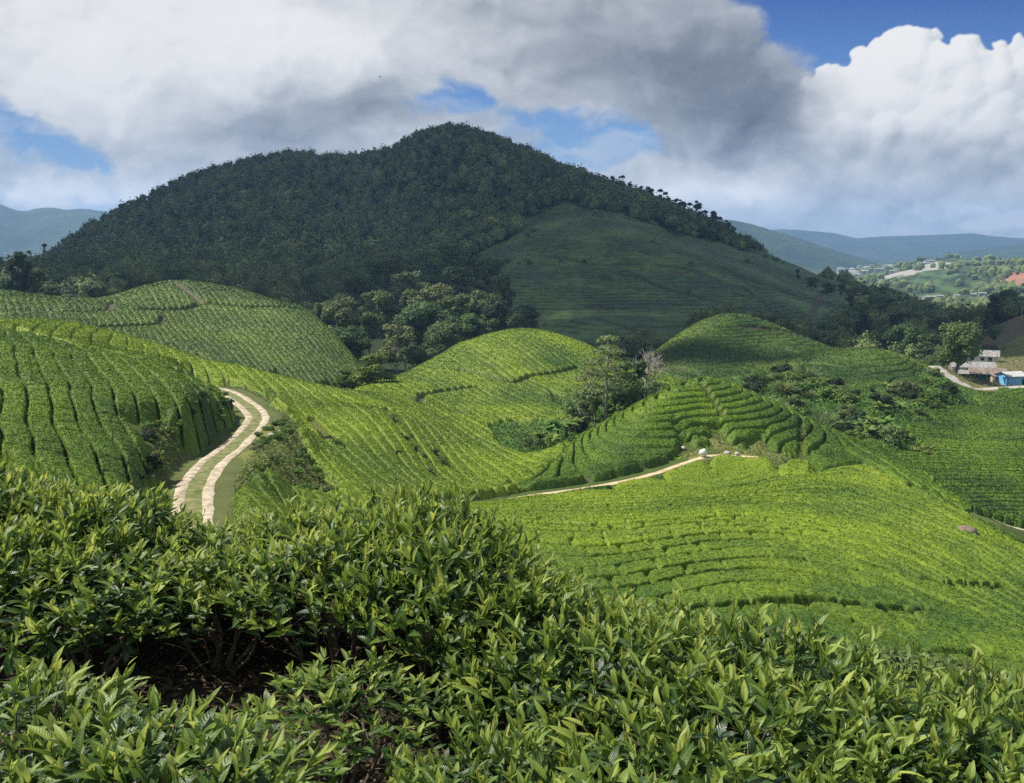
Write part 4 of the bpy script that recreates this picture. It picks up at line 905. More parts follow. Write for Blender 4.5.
# dark trees at the left edge
tree('conifer', 22, 300, 56, 'tall dense dark tree with a rounded top at the left edge', None, depth=245, wide=1.15)
for i, (px, py, h, k) in enumerate([(40, 300, 40, 'forest'), (2, 300, 34, 'broad'), (52, 303, 26, 'broad'), (66, 305, 20, 'broad'), (80, 308, 18, 'broad'), (-14, 300, 40, 'broad')]):
    tree(k, px, py, h, {'forest': 'thin-crowned dark tree just right of the tall dark one', 'broad': 'low dark spreading tree on the ridge at the left edge'}[k], 'dark trees on the left ridge', depth=245 + 4 * (i % 3), wide=1.2, var=i % 3)
for i, (px, py, h) in enumerate([(46, 262, 18), (36, 266, 12), (60, 255, 10)]): tree('ridge', px, py, h, 'slim tree standing out on the left mountain foot', 'slim trees on the left mountain foot', depth=860, var=i)
# wood in the hollow under the mountain
WOOD = [(340, 352, 50, 'pale', 236), (352, 366, 44, 'broad', 228), (368, 352, 44, 'forest', 250), (332, 342, 36, 'broad', 262), (398, 372, 58, 'pale', 222), (388, 345, 48, 'forest', 275), (418, 352, 56, 'broad', 262), (412, 318, 52, 'pale', 320), (436, 340, 56, 'pale', 285), (440, 366, 46, 'broad', 240), (456, 356, 52, 'forest', 262), (470, 362, 44, 'broad', 252), (460, 325, 50, 'forest', 330), (478, 335, 50, 'broad', 300), (496, 350, 50, 'conifer', 280), (508, 346, 40, 'broad', 300), (488, 362, 34, 'forest', 250), (360, 318, 40, 'broad', 330), (378, 310, 42, 'forest', 350), (395, 300, 40, 'broad', 380), (430, 300, 44, 'broad', 380), (450, 290, 40, 'forest', 400), (480, 302, 42, 'broad', 390), (505, 318, 40, 'forest', 350), (345, 330, 34, 'broad', 300), (424, 372, 34, 'broad', 226), (525, 336, 30, 'broad', 330), (410, 335, 40, 'forest', 300), (376, 334, 40, 'pale', 300), (322, 320, 24, 'broad', 320), (312, 312, 20, 'forest', 330), (470, 310, 38, 'pale', 360)]
for i, (px, py, h, k, d) in enumerate(WOOD):
    t = tree(k, px, py, h * 1.18, {'forest': 'tall narrow green tree in the wood under the mountain', 'conifer': 'darkest dense tree at the right end of the wood under the mountain', 'broad': 'round green tree in the wood under the mountain', 'pale': 'pale greyish tree with thin trunks in the wood under the mountain'}[k], 'wood in the hollow under the mountain', depth=d, var=i % 3, wide=1.2)
tree('young', 372, 388, 40, 'bright green young tree below the wood, beside the saddle', None, depth=156, wide=1.25)
tree('young', 350, 384, 22, 'small bright bush-like tree left of the bright young tree', None, depth=160, wide=1.3, var=1)
# grove between the round hill and the cone
tree('layered', 606, 440, 92, 'thin pale-trunked tree with flat feathery layers beside the cone hill', None, depth=124, wide=1.15)
tree('bare', 645, 394, 64, 'leafless pinkish-grey tree behind the cone hill', None, depth=150, wide=1.25)
for i, (px, py, h, k, d) in enumerate([(622, 424, 42, 'broad', 126), (592, 432, 50, 'pale', 126), (634, 412, 34, 'broad', 136), (616, 400, 40, 'layered', 140), (655, 398, 26, 'pale', 150), (578, 436, 46, 'pale', 122), (590, 428, 64, 'layered', 130), (632, 408, 58, 'forest', 138)]):
    tree(k, px, py, h, ['round dark bushy tree right of the thin feathery tree', 'brownish loose tree left of the thin feathery tree', 'round dark tree below the leafless tree', 'smaller feathery tree behind the thin feathery tree', 'loose low tree at the foot of the leafless tree', 'brownish loose tree farthest left in the grove by the cone hill', 'thin feathery tree left of the tallest pale-trunked one', 'slender green tree between the feathery tree and the leafless tree'][i], None, depth=d, wide=1.2, var=i % 2)

# shrubs -------------------------------------------------------------
def shrub_data(kind, seed):
    rs = np.random.default_rng(seed); cr, st = MB(), MB()
    if kind == 'reed':              # arching blades of tall grass
        for i in range(150):
            a = rs.uniform(0, 6.28); L = rs.uniform(1.0, 2.1); sp = rs.uniform(.2, 1.0); b = np.array([math.cos(a), math.sin(a), 0]); p0 = b * rs.uniform(0, .5); t = np.linspace(0, 1, 5)[:, None]
            p = p0 + b * sp * t ** 1.7 * 1.2 + np.array([0, 0, 1]) * L * (t - .35 * sp * t ** 2.4); w = np.cross(b, (0, 0, 1)) * .05 * (1 - t ** 2) * rs.uniform(.7, 1.6)
            v = np.concatenate([p - w, p + w]); cr.add(v, [(j, j + 1, j + 6, j + 5) for j in range(4)], None, rs.normal(.5, .25))
        return {'blades': (cr, LEAF_PALE)}
    lob = []; k = {'round': 10, 'low': 8, 'dry': 10}[kind]
    for i in range(k):
        a = rs.uniform(0, 6.28); r = rs.uniform(.1, .85); z = rs.uniform(.35, 1.15) * (.6 if kind == 'low' else 1); q = (math.cos(a) * r, math.sin(a) * r, z); limb(st, rs, (0, 0, -.2), q, .05, .02, .1, 4, 4); s = rs.uniform(.32, .55); lob.append((*q, s * 1.1, s * 1.1, s * .85))
    foliage(cr, rs, lob, 900, .10, .6, long=1.3)
    return {'stem': (st, BARK), 'foliage': (cr, {'round': LEAF_DARK, 'low': LEAF_BRIGHT, 'dry': LEAF_PALE}[kind])}
SHR = {k: [{n: m.data(k + '_shrub', mt, False) for n, (m, mt) in shrub_data(k, 1200 + 7 * v + len(k)).items()} for v in range(3)] for k in ('round', 'low', 'dry', 'reed')}
SHN = {'round': 'shrub', 'low': 'shrub', 'dry': 'shrub', 'reed': 'reed_clump'}
def shrub(kind, x, y, s, label, group):
    t = thing(SHN[kind], label, 'shrub' if kind != 'reed' else 'reeds', (x, y, float(H(x, y)) - .05), rng.uniform(0, 6.28), group, (s * rng.uniform(.9, 1.3), s * rng.uniform(.9, 1.3), s * rng.uniform(.8, 1.1)))
    for n, me in SHR[kind][int(rng.integers(3))].items(): obj(n, me, t)

def banana_data(seed):
    rs = np.random.default_rng(seed); st, lv = MB(), MB()
    st.tube([(0, 0, -.3), (.03, 0, .8), (.05, .02, 1.6)], [.16, .13, .08], 8, .5)
    for i in range(9):
        a = i * 2.4 + rs.uniform(-.3, .3); b = np.array([math.cos(a), math.sin(a), 0]); L = rs.uniform(1.1, 1.7); up = rs.uniform(.9, 1.75); t = np.linspace(0, 1, 9)[:, None]
        p = np.array([.05, .02, 1.4]) + b * L * t * (1 - .25 * up * (1 - t)) + np.array([0, 0, 1]) * (up * 1.25 * t - 1.1 * t ** 2.3); side = np.cross(b, (0, 0, 1))
        w = .27 * np.sin(np.clip(t * 1.04 + .05, 0, 1) * np.pi) ** .7; dr = np.array([0, 0, -.10]) * (w / .27)
        v = np.concatenate([p - side * w + dr, p, p + side * w + dr]); q = [(j, j + 1, j + 10, j + 9) for j in range(8)] + [(j + 9, j + 10, j + 19, j + 18) for j in range(8)]
        lv.add(v, q, None, rs.normal(.55, .2))
    return {'stem': (st, LEAF_PALE), 'leaves': (lv, LEAF_BRIGHT)}
BAN = [{n: m.data('banana', mt) for n, (m, mt) in banana_data(70 + v).items()} for v in range(3)]
def banana(px, py, d, s, label, group):
    s *= 1.25; x, y = P(px, py, d)[:2]; t = thing('banana_plant', label, 'banana plant', (x, y, float(H(x, y))), rng.uniform(0, 6.28), group, (s, s, s))
    for n, me in BAN[int(rng.integers(3))].items(): obj(n, me, t)
for px, py, d, s in [(540, 462, 114, 1.0), (550, 458, 116, 1.15), (558, 455, 117, 1.2), (566, 452, 118, 1.1), (553, 466, 112, .8), (575, 450, 120, 1.0)]:
    banana(px, py, d, s, 'banana plant in the clump at the foot of the round hill', 'banana clump below the round hill')
for px, py, d, s in [(618, 428, 122, 1.0), (628, 420, 128, .9)]: banana(px, py, d, s, 'banana plant among the grove beside the cone hill', 'banana plants in the grove')
for px, py, d, s in [(862, 446, 132, 1.1), (872, 448, 131, 1.2), (882, 444, 133, 1.1), (868, 452, 128, .9), (892, 446, 131, .9), (880, 425, 146, 1.0), (845, 436, 138, .9), (900, 420, 150, 1.0), (885, 402, 164, 1.0), (915, 410, 158, .9), (888, 452, 127, .8)]:
    banana(px, py, d, s, 'banana plant in the scrub valley right of the cone hill', 'banana plants in the scrub valley')

def scatter(n, box, regs, tries=20000):
    """points on the ground of given regions inside a picture box and depth range"""
    out = []
    x0, x1, d0, d1 = box
    px = rng.uniform(x0, x1, tries); d = rng.uniform(d0, d1, tries); X = (px - 512) / F * d
    u, v = UV(X, d); best = np.full(tries, 1e9); lab = np.full(tries, '-')
    for a, b, l in zip(_cu, _cv, _lab):
        dd = (u - a) ** 2 + (v - b) ** 2; m = dd < best; best = np.where(m, dd, best); lab[m] = l
    for i in np.where(np.isin(lab, regs))[0]:
        if all((X[i] - a) ** 2 + (d[i] - b) ** 2 > 2.0 for a, b in out): out.append((X[i], d[i]))
        if len(out) >= n: break
    return out
for i, (x, y) in enumerate(scatter(95, (750, 955, 125, 200), ['V'])):
    px = 512 + x / y * F; k = 'reed' if (px < 830 and rng.random() < .5) else rng.choice(['round', 'low', 'low', 'low', 'dry'])
    shrub(k, x, y, rng.uniform(1.1, 2.3), {'reed': 'clump of tall pale reeds in the scrub valley', 'round': 'dark green bush in the scrub valley', 'low': 'bright low bush in the scrub valley', 'dry': 'pale greyish bush in the scrub valley'}[k], 'bushes of the scrub valley')
for i, (x, y) in enumerate(scatter(34, (520, 670, 112, 165), ['V'])):
    k = rng.choice(['round', 'low', 'dry', 'low']); shrub(k, x, y, rng.uniform(.8, 1.7), {'round': 'dark bush in the grove beside the cone hill', 'low': 'bright bush in the grove beside the cone hill', 'dry': 'pale bush in the grove beside the cone hill'}[k], 'bushes of the grove by the cone hill')
for i, (x, y) in enumerate(scatter(26, (250, 360, 52, 100), ['S'])):
    k = rng.choice(['low', 'dry', 'low']); shrub(k, x, y, rng.uniform(.3, .65), 'small weedy bush on the bank right of the track', 'weedy bushes on the track bank')
for px, py, d in [(385, 428, 97), (398, 432, 96), (410, 440, 95), (420, 448, 95), (405, 424, 99), (430, 440, 99), (395, 446, 90), (416, 456, 91), (440, 452, 98), (375, 420, 99), (388, 416, 102), (326, 440, 86), (318, 432, 88), (336, 450, 84), (425, 462, 90), (368, 436, 92)]:
    x, y = P(px, py, d)[:2]; shrub(rng.choice(['low', 'round', 'dry']), x, y, rng.uniform(.6, 1.0), 'weedy bush in the rough gap among the tea on the saddle', 'weedy bushes on the saddle')
for i, s in enumerate(np.linspace(0.12, .74, 64)):
    j = s * (len(TRACK) - 1); a = np.array(TRACK[int(j)]); b = np.array(TRACK[int(j) + 1]); t = (b - a)[:2] / np.linalg.norm((b - a)[:2])
    o = rng.uniform(2.5, 4.3); x, y = a[0] - t[1] * o, a[1] + t[0] * o
    shrub(rng.choice(['round', 'low', 'low']), x, y, rng.uniform(.35, .75), 'dark bush on the cut bank left of the track', 'bushes on the cut bank')

def cover_mass(name, label, box, regs, dens, size, mat, hgt, tone=(.45, .3)):
    """low growth nobody could count, as one object of leaf tufts"""
    x0, x1, d0, d1 = box; n = dens; px = rng.uniform(x0, x1, n); d = np.exp(rng.uniform(math.log(d0), math.log(d1), n)); X = (px - 512) / F * d
    u, v = UV(X, d); u = u + .03 * fbm(X / 8, d / 8, 3, 41); v = v + .03 * fbm(X / 8, d / 8, 3, 42); best = np.full(n, 1e9); ok = np.zeros(n, bool)
    for a, b, l in zip(_cu, _cv, _lab):
        dd = (u - a) ** 2 + (v - b) ** 2; m = dd < best; best = np.where(m, dd, best); ok[m] = l in regs
    for ln, w in ((TRACK, 2.2), (FOOT, 1.0), (FARM, 2.6), (LOWP, 1.6)): ok &= polydist(X, d, ln)[0] > w
    X, d = X[ok], d[ok]; n = len(X); hn = fbm(X / 4, d / 4, 3, 71)
    c = np.stack([X, d, H(X, d) + rng.uniform(0, 1, n) * hgt * (.5 + np.clip(hn + .4, 0, 1))], 1); k = 3
    c = np.repeat(c, k, 0) + rng.normal(0, size * .8, (n * k, 3)); s = size * rng.uniform(.5, 1.5, (n * k, 1)) * (np.repeat(d, k)[:, None] / d0) ** .5
    nrm = unit(rng.normal(0, .6, (n * k, 3)) + np.array([0, -.2, .8])); a = unit(np.cross(nrm, rng.normal(0, 1, (n * k, 3)))); b = np.cross(nrm, a)
    q = np.stack([c - a * s, c + b * s * .4, c + a * s, c - b * s * .4], 1).reshape(-1, 3)
    tn = np.repeat(np.repeat(tone[0] + .6 * hn, k) + rng.normal(0, tone[1], n * k), 4)
    tag(obj(name, mesh_data(name, q, np.arange(n * k * 4).reshape(-1, 4), mat, {'tone': tn}, False)), label, name.replace('_', ' '), None, 'stuff')
cover_mass('undergrowth', 'low green undergrowth covering the scrub valley and the grove', (470, 985, 104, 212), 'V', 95000, .17, LEAF_BRIGHT, .9)
cover_mass('rough_grass', 'rough yellowish grass on the banks of the track and the cone foot', (150, 840, 32, 108), 'SRK', 120000, .07, LEAF_GRASS, .22)
cover_mass('rough_grass', 'rough grass round the sheds and in the hollow behind the left slope', (-20, 1060, 120, 300), 'QNJS', 60000, .16, LEAF_PALE, .3)

# the forest on the mountain ------------------------------------------
def forest():
    az = np.arange(R(-40), R(34), 8.0 / 700); pts = []
    for r in np.exp(np.arange(math.log(300), math.log(985), 0.0118)):
        st = max(7.4, r * .0098); a = np.arange(R(-41), R(34), st / r); a = a + rng.uniform(-.45, .45, len(a)) * st / r; rr = r * (1 + rng.uniform(-.006, .006, len(a)))
        pts.append(np.stack([rr * np.sin(a), rr * np.cos(a)], 1))
    p = np.concatenate(pts); u, v = UV(p[:, 0], p[:, 1]); u = u + .05 * fbm(p[:, 0] / 25, p[:, 1] / 25, 3, 91); v = v + .05 * fbm(p[:, 0] / 25, p[:, 1] / 25, 3, 92)
    best = np.full(len(p), 1e9); lab = np.full(len(p), '-')
    for a, b, l in zip(_cu, _cv, _lab):
        dd = (u - a) ** 2 + (v - b) ** 2; m = dd < best; best = np.where(m, dd, best); lab[m] = l
    gap = fbm(p[:, 0] / 60, p[:, 1] / 60, 3, 501)
    keep = ((lab == 'T') & (gap > -.52)) | ((lab == 'H') & (fbm(p[:, 0] / 45, p[:, 1] / 45, 3, 520) > .30) & (rng.random(len(p)) < .35)) | ((lab == 'W') & (np.hypot(p[:, 0], p[:, 1]) > 290) & (rng.random(len(p)) < .5))
    p = p[keep]; lab = lab[keep]; print('forest crowns', len(p))
    z = H(p[:, 0], p[:, 1]); mb = MB(); rs = np.random.default_rng(5)
    v1, f1 = ICO1; protos, fine = [], []
    for lst, n, s0, s1 in ((protos, 46, .12, .32), (fine, 210, .06, .15)):
        for k in range(6):
            a = v1 * (1 + rs.uniform(-.28, .28, (len(v1), 1))) * (1 if n < 100 else .9)
            d = unit(rs.normal(0, 1, (n, 3))); d[:, 2] = np.where(d[:, 2] < -.1, -d[:, 2], d[:, 2]); c = d * rs.uniform(.8, 1.2, (n, 1)) * (1 + .2 * np.sin(d[:, :1] * 6 + k) * np.cos(d[:, 1:2] * 5 + k)); nr = unit(d + rs.normal(0, .5, (n, 3)) + (0, 0, .4)); t = unit(np.cross(nr, rs.normal(0, 1, (n, 3)))); b = np.cross(nr, t); s = rs.uniform(s0, s1, (n, 1))
            lst.append((a, np.stack([c - t * s, c + b * s * .7, c + t * s, c - b * s * .7], 1).reshape(-1, 3), np.repeat(rs.normal(0, .3, n), 4), np.arange(n * 4).reshape(-1, 4)))
    rr = np.hypot(p[:, 0], p[:, 1])
    for i in range(len(p)):
        a, q, tn, qf = (fine if rr[i] < 480 else protos)[int(rs.integers(6))]; w = min(math.exp(rs.normal(math.log(3.6), .27)), 6.0) * (.8 if rr[i] < 450 else 1.0) * (.45 if lab[i] == 'H' else 1); hh = w * rs.uniform(.85, 1.35); th = rs.uniform(0, 6.28); ct, sn = math.cos(th), math.sin(th); M = np.array([[ct, sn, 0], [-sn, ct, 0], [0, 0, 1]])
        c = np.array([p[i, 0], p[i, 1], z[i] + (rs.uniform(2.2, 5.5) if lab[i] != 'H' else 1.2)]); to = .30 + .5 * fbm(p[i, 0] / 80, p[i, 1] / 80, 3, 510) + rs.normal(0, .24) + .25 * fbm(p[i, 0] / 24, p[i, 1] / 24, 2, 511)
        S = np.array([w, w, hh]); mb.add((a @ M) * S + c, None, f1, to - .12); mb.add((q @ M) * S + c, qf, None, tn * .5 + to)
    tag(mb.build('forest', FOREST, None, False), 'dense dark rain forest covering the big mountain', 'forest', None, 'stuff')
FOREST = simple_mat('forest_leaf', (.034, .064, .022), (.27, .33, .105), 0.4, 0.7, 0.15, 0.2, 0.3, 0.12, 0, True)
forest()

# ---------------------------------------------------------------- sheds, poles, stones, far town
ROOF = simple_mat('weathered_sheet', (.17, .165, .155), (.36, .35, .33), 1.2, .7, .3, .4, .02)
ROOF_PALE = simple_mat('pale_sheet', (.42, .41, .39), (.6, .59, .56), .8, .6, .3, .3, .02)
GREEN = simple_mat('green_board', (.01, .12, .075), (.02, .19, .12), 1.0, .7)
WHITEW = simple_mat('white_board', (.5, .5, .47), (.72, .71, .67), 1.0, .8)
CREAM = simple_mat('cream_wall', (.45, .38, .25), (.62, .54, .38), 1.0, .85)
BLUE = simple_mat('blue_tarpaulin', (.14, .42, .72), (.22, .52, .80), 1.0, .5, .4)
DARKW = simple_mat('dark_opening', (.015, .015, .018), (.03, .03, .03), 1.0, .5)
WOODP = simple_mat('grey_timber', (.16, .13, .10), (.3, .26, .21), 3.0, .9)
RUST = simple_mat('rusty_sheet', (.16, .13, .11), (.30, .24, .20), 1.0, .8)

def shed(name, label, px, py, d, L, Dp, hw, pitch, rz, wall, roof, gable=None, win=3, doorx=0.25, over=.45, group=None):
    x, y = P(px, py, d)[:2]; z = float(H(x, y)); t = thing(name, label, 'shed', (x, y, z - .1), rz, group)
    m = MB(); th = .12
    m.box((0, -Dp / 2 + th / 2, hw / 2), (L, th, hw)); m.build('wall', wall, t, False); m = MB(); m.box((0, Dp / 2 - th / 2, hw / 2), (L, th, hw)); m.build('wall', wall, t, False)
    rise = Dp / 2 * math.tan(pitch); g = MB()
    for s in (-1, 1):
        xo = s * (L / 2 + .003); a = [(xo, -Dp / 2, 0), (xo, Dp / 2, 0), (xo, Dp / 2, hw), (xo, 0, hw + rise), (xo, -Dp / 2, hw)]; b = [(xo - s * th, *q[1:]) for q in a]
        g = MB(); g.add(a + b, [(0, 1, 6, 5), (1, 2, 7, 6), (2, 3, 8, 7), (3, 4, 9, 8), (4, 0, 5, 9), (0, 1, 2, 4), (5, 6, 7, 9)], [(2, 3, 4), (7, 8, 9)]); g.build('gable', gable or wall, t, False)

    r = MB(); n = int(L / .5)
    for s in (-1, 1):
        e = np.array([0, s * (Dp / 2 + over), hw - over * math.tan(pitch) + .06]); k = np.array([0, 0, hw + rise + .06]); xs = np.linspace(-L / 2 - over, L / 2 + over, n * 2 + 1); zz = .035 * (np.arange(n * 2 + 1) % 2)
        top = np.stack([xs, np.full(len(xs), k[1]), k[2] + zz], 1); bot = np.stack([xs, np.full(len(xs), e[1]), e[2] + zz], 1); N = len(xs)
        r.add(np.vstack([bot, top, bot - (0, 0, .05), top - (0, 0, .05)]), [(i, i + 1, N + i + 1, N + i) for i in range(N - 1)] + [(2 * N + i, 3 * N + i, 3 * N + i + 1, 2 * N + i + 1) for i in range(N - 1)] + [(i, 2 * N + i, 2 * N + i + 1, i + 1) for i in range(N - 1)])
    r.build('roof', roof, t, False)
    for i in range(win):
        wx = -L / 2 + L * (i + .5) / win
        if abs(wx / L - doorx) < .12: continue
        w = MB(); w.box((wx, -Dp / 2 - .03, hw * .58), (.9, .08, .8)); f = w.build('window', DARKW, t, False)
        w = MB()
        for (dx, dz, sx, sz) in ((0, .44, 1.06, .08), (0, -.44, 1.06, .08), (.49, 0, .08, .8), (-.49, 0, .08, .8)): w.box((wx + dx, -Dp / 2 - .045, hw * .58 + dz), (sx, .11, sz))
        w.build('frame', WHITEW, f, False)
    w = MB(); w.box((doorx * L, -Dp / 2 - .04, .95), (.9, .1, 1.9)); w.build('door', DARKW, t, False)
    return t
shed('shed', 'grey-roofed shed with a green gable and white wall, farthest back in the farm yard', 982, 363, 252, 7.8, 5.2, 2.4, R(27), R(-28), WHITEW, ROOF, GREEN, 3)
shed('shed', 'long low shed with weathered grey roof behind the big tree', 971, 373, 234, 10.5, 5.4, 2.2, R(22), R(-14), WHITEW, ROOF, WOODP, 4)
shed('shed', 'rusty-roofed shed with green walls in the middle of the farm yard', 986, 381, 221, 8.2, 5.0, 2.0, R(24), R(-16), GREEN, RUST, GREEN, 3)
shed('shed', 'low grey lean-to shed at the foot of the big tree', 966, 382, 222, 4.6, 3.2, 1.4, R(20), R(-10), WOODP, ROOF, WOODP, 2)
shed('shed', 'cream-walled shed at the front of the farm yard', 996, 386, 219, 4.4, 3.4, 1.9, R(20), R(8), CREAM, RUST, CREAM, 2)
shed('shed', 'pale-roofed shed with a bright blue sheeted wall at the right of the yard', 1010, 388, 216, 5.0, 4.2, 2.7, R(20), R(12), BLUE, ROOF_PALE, BLUE, 0, .38)
def pole(px, py, d, h, label):
    x, y = P(px, py, d)[:2]; t = thing('utility_pole', label, 'pole', (x, y, float(H(x, y))), R(20)); m = MB(); m.tube([(0, 0, -.5), (0, 0, h * .5), (0, 0, h)], [.13, .11, .08], 8); m.build('post', BARK_PALE, t)
    m = MB(); m.box((0, 0, h - .5), (1.5, .1, .12)); m.build('crossarm', WOODP, t, False)
pole(1021, 324, 330, 6.0, 'pale utility pole on the brown slope at the right edge')
pole(975, 342, 300, 4.6, 'pale pole in the gap between the big tree and the brown slope')

STONE = simple_mat('stone', (.34, .31, .27), (.55, .52, .46), 3, .9, .2, .5, .05); WHITES = simple_mat('white_cloth', (.62, .62, .6), (.8, .8, .78), 3, .8)
def stone(px, py, d, s, mat, name, label, cat, group=None, sz=.7, seed=0, lift=0.0):
    x, y = P(px, py, d)[:2]; v, f = ico(3); v = v * (1 + .22 * fbm(v[:, 0] * 1.6 + seed, v[:, 1] * 1.6 + v[:, 2], 3, 600 + seed))[:, None] * np.array([1, .8, sz]) * s; m = MB(); m.add(v, None, f)
    o = m.build(name, mat); o.location = (x, y, float(H(x, y)) + s * sz * .35 + lift); o.rotation_euler = (0, 0, seed); tag(o, label, cat, group)
stone(703, 459, 96, .45, WHITES, 'sack', 'white sack lying at the upper end of the footpath', 'sack', None, 1.0, 3, .35)
for i, (px, py, d, s) in enumerate([(727, 456, 97, .4), (737, 456, 97, .33), (683, 450, 99, .35)]): stone(px, py, d, s, STONE, 'stone', 'pale stone on the dry grass at the foot of the cone hill', 'stone', 'stones at the cone foot', .6, i, .15)
for i, (px, py, d, s) in enumerate([(238, 451, 70, .55), (246, 446, 72, .45), (232, 462, 66, .5), (225, 470, 63, .4)]): stone(px + 34, py, d, s * .55, STONE, 'stone', 'pale stone on the grassy bank right of the track', 'stone', 'stones by the track', .6, 10 + i)
for i, (px, py, d, s) in enumerate([(380, 413, 103, .5), (398, 419, 101, .5)]): stone(px, py, d, s, STONE, 'stone', 'pale stone in the gap among the tea on the saddle', 'stone', 'stones on the saddle', .7, 20 + i, .4)
stone(965, 549, 63, .8, simple_mat('brown_mound', (.16, .12, .085), (.26, .20, .15), 2, .95, .1, .6, .08), 'mound', 'brown boulder sticking out of the tea on the right flank', 'mound', None, .6, 31, .75)  # a mound of brown soil, modelled with the stone builder

def bird():
    x, y, z = P(380, 77, 190); t = thing('bird', 'small dark bird flying under the clouds above the mountain', 'bird', (x, y, z), R(40)); m = MB()
    m.tube([(-.28, 0, 0), (-.12, 0, .02), (.08, 0, .03), (.2, 0, .04), (.27, 0, .03)], [.02, .06, .065, .04, .01], 8)
    for s in (-1, 1): m.add([(.1, 0, .05), (-.08, 0, .05), (.06, s * .3, .14), (-.08, s * .28, .13), (-.02, s * .58, .09)], [(0, 1, 3, 2)], [(2, 3, 4)])
    m.build('body', DARKW, t)
bird()

TOWN_W = [simple_mat('town_white', (.24, .24, .24), (.38, .38, .37), .05, .8), simple_mat('town_cream', (.42, .38, .32), (.55, .5, .44), .05, .8)]
def house(px, py, d, w, h, dp, label, group, mat, name='house', cat='house'):
    x, y = P(px, py, d)[:2]; z = float(H(x, y)); m = MB(); m.box((0, 0, h / 2 - 3), (w, dp, h + 6)); r = dp * .22
    m.add([(-w / 2, -dp / 2 - .5, h), (w / 2, -dp / 2 - .5, h), (w / 2, dp / 2 + .5, h), (-w / 2, dp / 2 + .5, h), (-w / 2, 0, h + r), (w / 2, 0, h + r)], [(0, 1, 5, 4), (2, 3, 4, 5)], [(0, 4, 3), (1, 2, 5)])
    o = m.build(name, mat, None, False); o.location = (x, y, z); o.rotation_euler = (0, 0, rng.uniform(-.5, .5)); tag(o, label, cat, group)
for i in range(26):
    px, py = rng.uniform(838, 905), rng.uniform(264, 279); house(px, py, rng.uniform(2300, 3200), rng.uniform(9, 26), rng.uniform(6, 15), 12, 'small pale building in the hazy town far down the valley', 'buildings of the far town', TOWN_W[i % 2])
for i, (px, py, w) in enumerate([(848, 265, 80), (855, 268, 60), (872, 271, 46), (893, 274, 40)]): house(px, py, 2500 + 60 * i, w, 5, 26, 'long pale roof in the hazy town far down the valley', 'long roofs of the far town', TOWN_W[0], 'warehouse', 'warehouse')
for i, (px, py) in enumerate([(926, 292), (932, 290), (940, 293), (957, 291), (974, 290), (983, 289), (967, 311), (974, 313), (969, 308), (976, 310), (944, 313), (947, 311)]): house(px, py, 1250 - (280 if py > 300 else 0), rng.uniform(7, 13), 5, 7, 'small white house among the trees in the middle of the valley', 'houses in the valley', TOWN_W[0])
for i in range(7): house(896 + i * 5.5, 270 - i * .8, 1960 + i * 8, 26, 4, 9, 'long pale greenhouse on the terrace across the valley', 'greenhouses across the valley', TOWN_W[0], 'greenhouse', 'greenhouse')
def valley_trees():
    rs = np.random.default_rng(77); mb = MB(); v1, f1 = ICO1
    for i in range(2600):
        px, d = rs.uniform(820, 1100), math.exp(rs.uniform(math.log(620), math.log(3200))); x = (px - 512) / F * d
        if fbm(x / 120, d / 240, 3, 515) < .02: continue
        w = rs.uniform(3, 7) * (d / 1000) ** .4; a = v1 * (1 + rs.uniform(-.25, .25, (len(v1), 1))); mb.add(a * (w, w, w * rs.uniform(.8, 1.5)) + (x, d, float(H(x, d)) + w * .6), None, f1, rs.uniform(.1, .8))
    tag(mb.build('woods', FOREST, None, False), 'scattered dark woods down in the hazy valley', 'woods', None, 'stuff')
valley_trees()
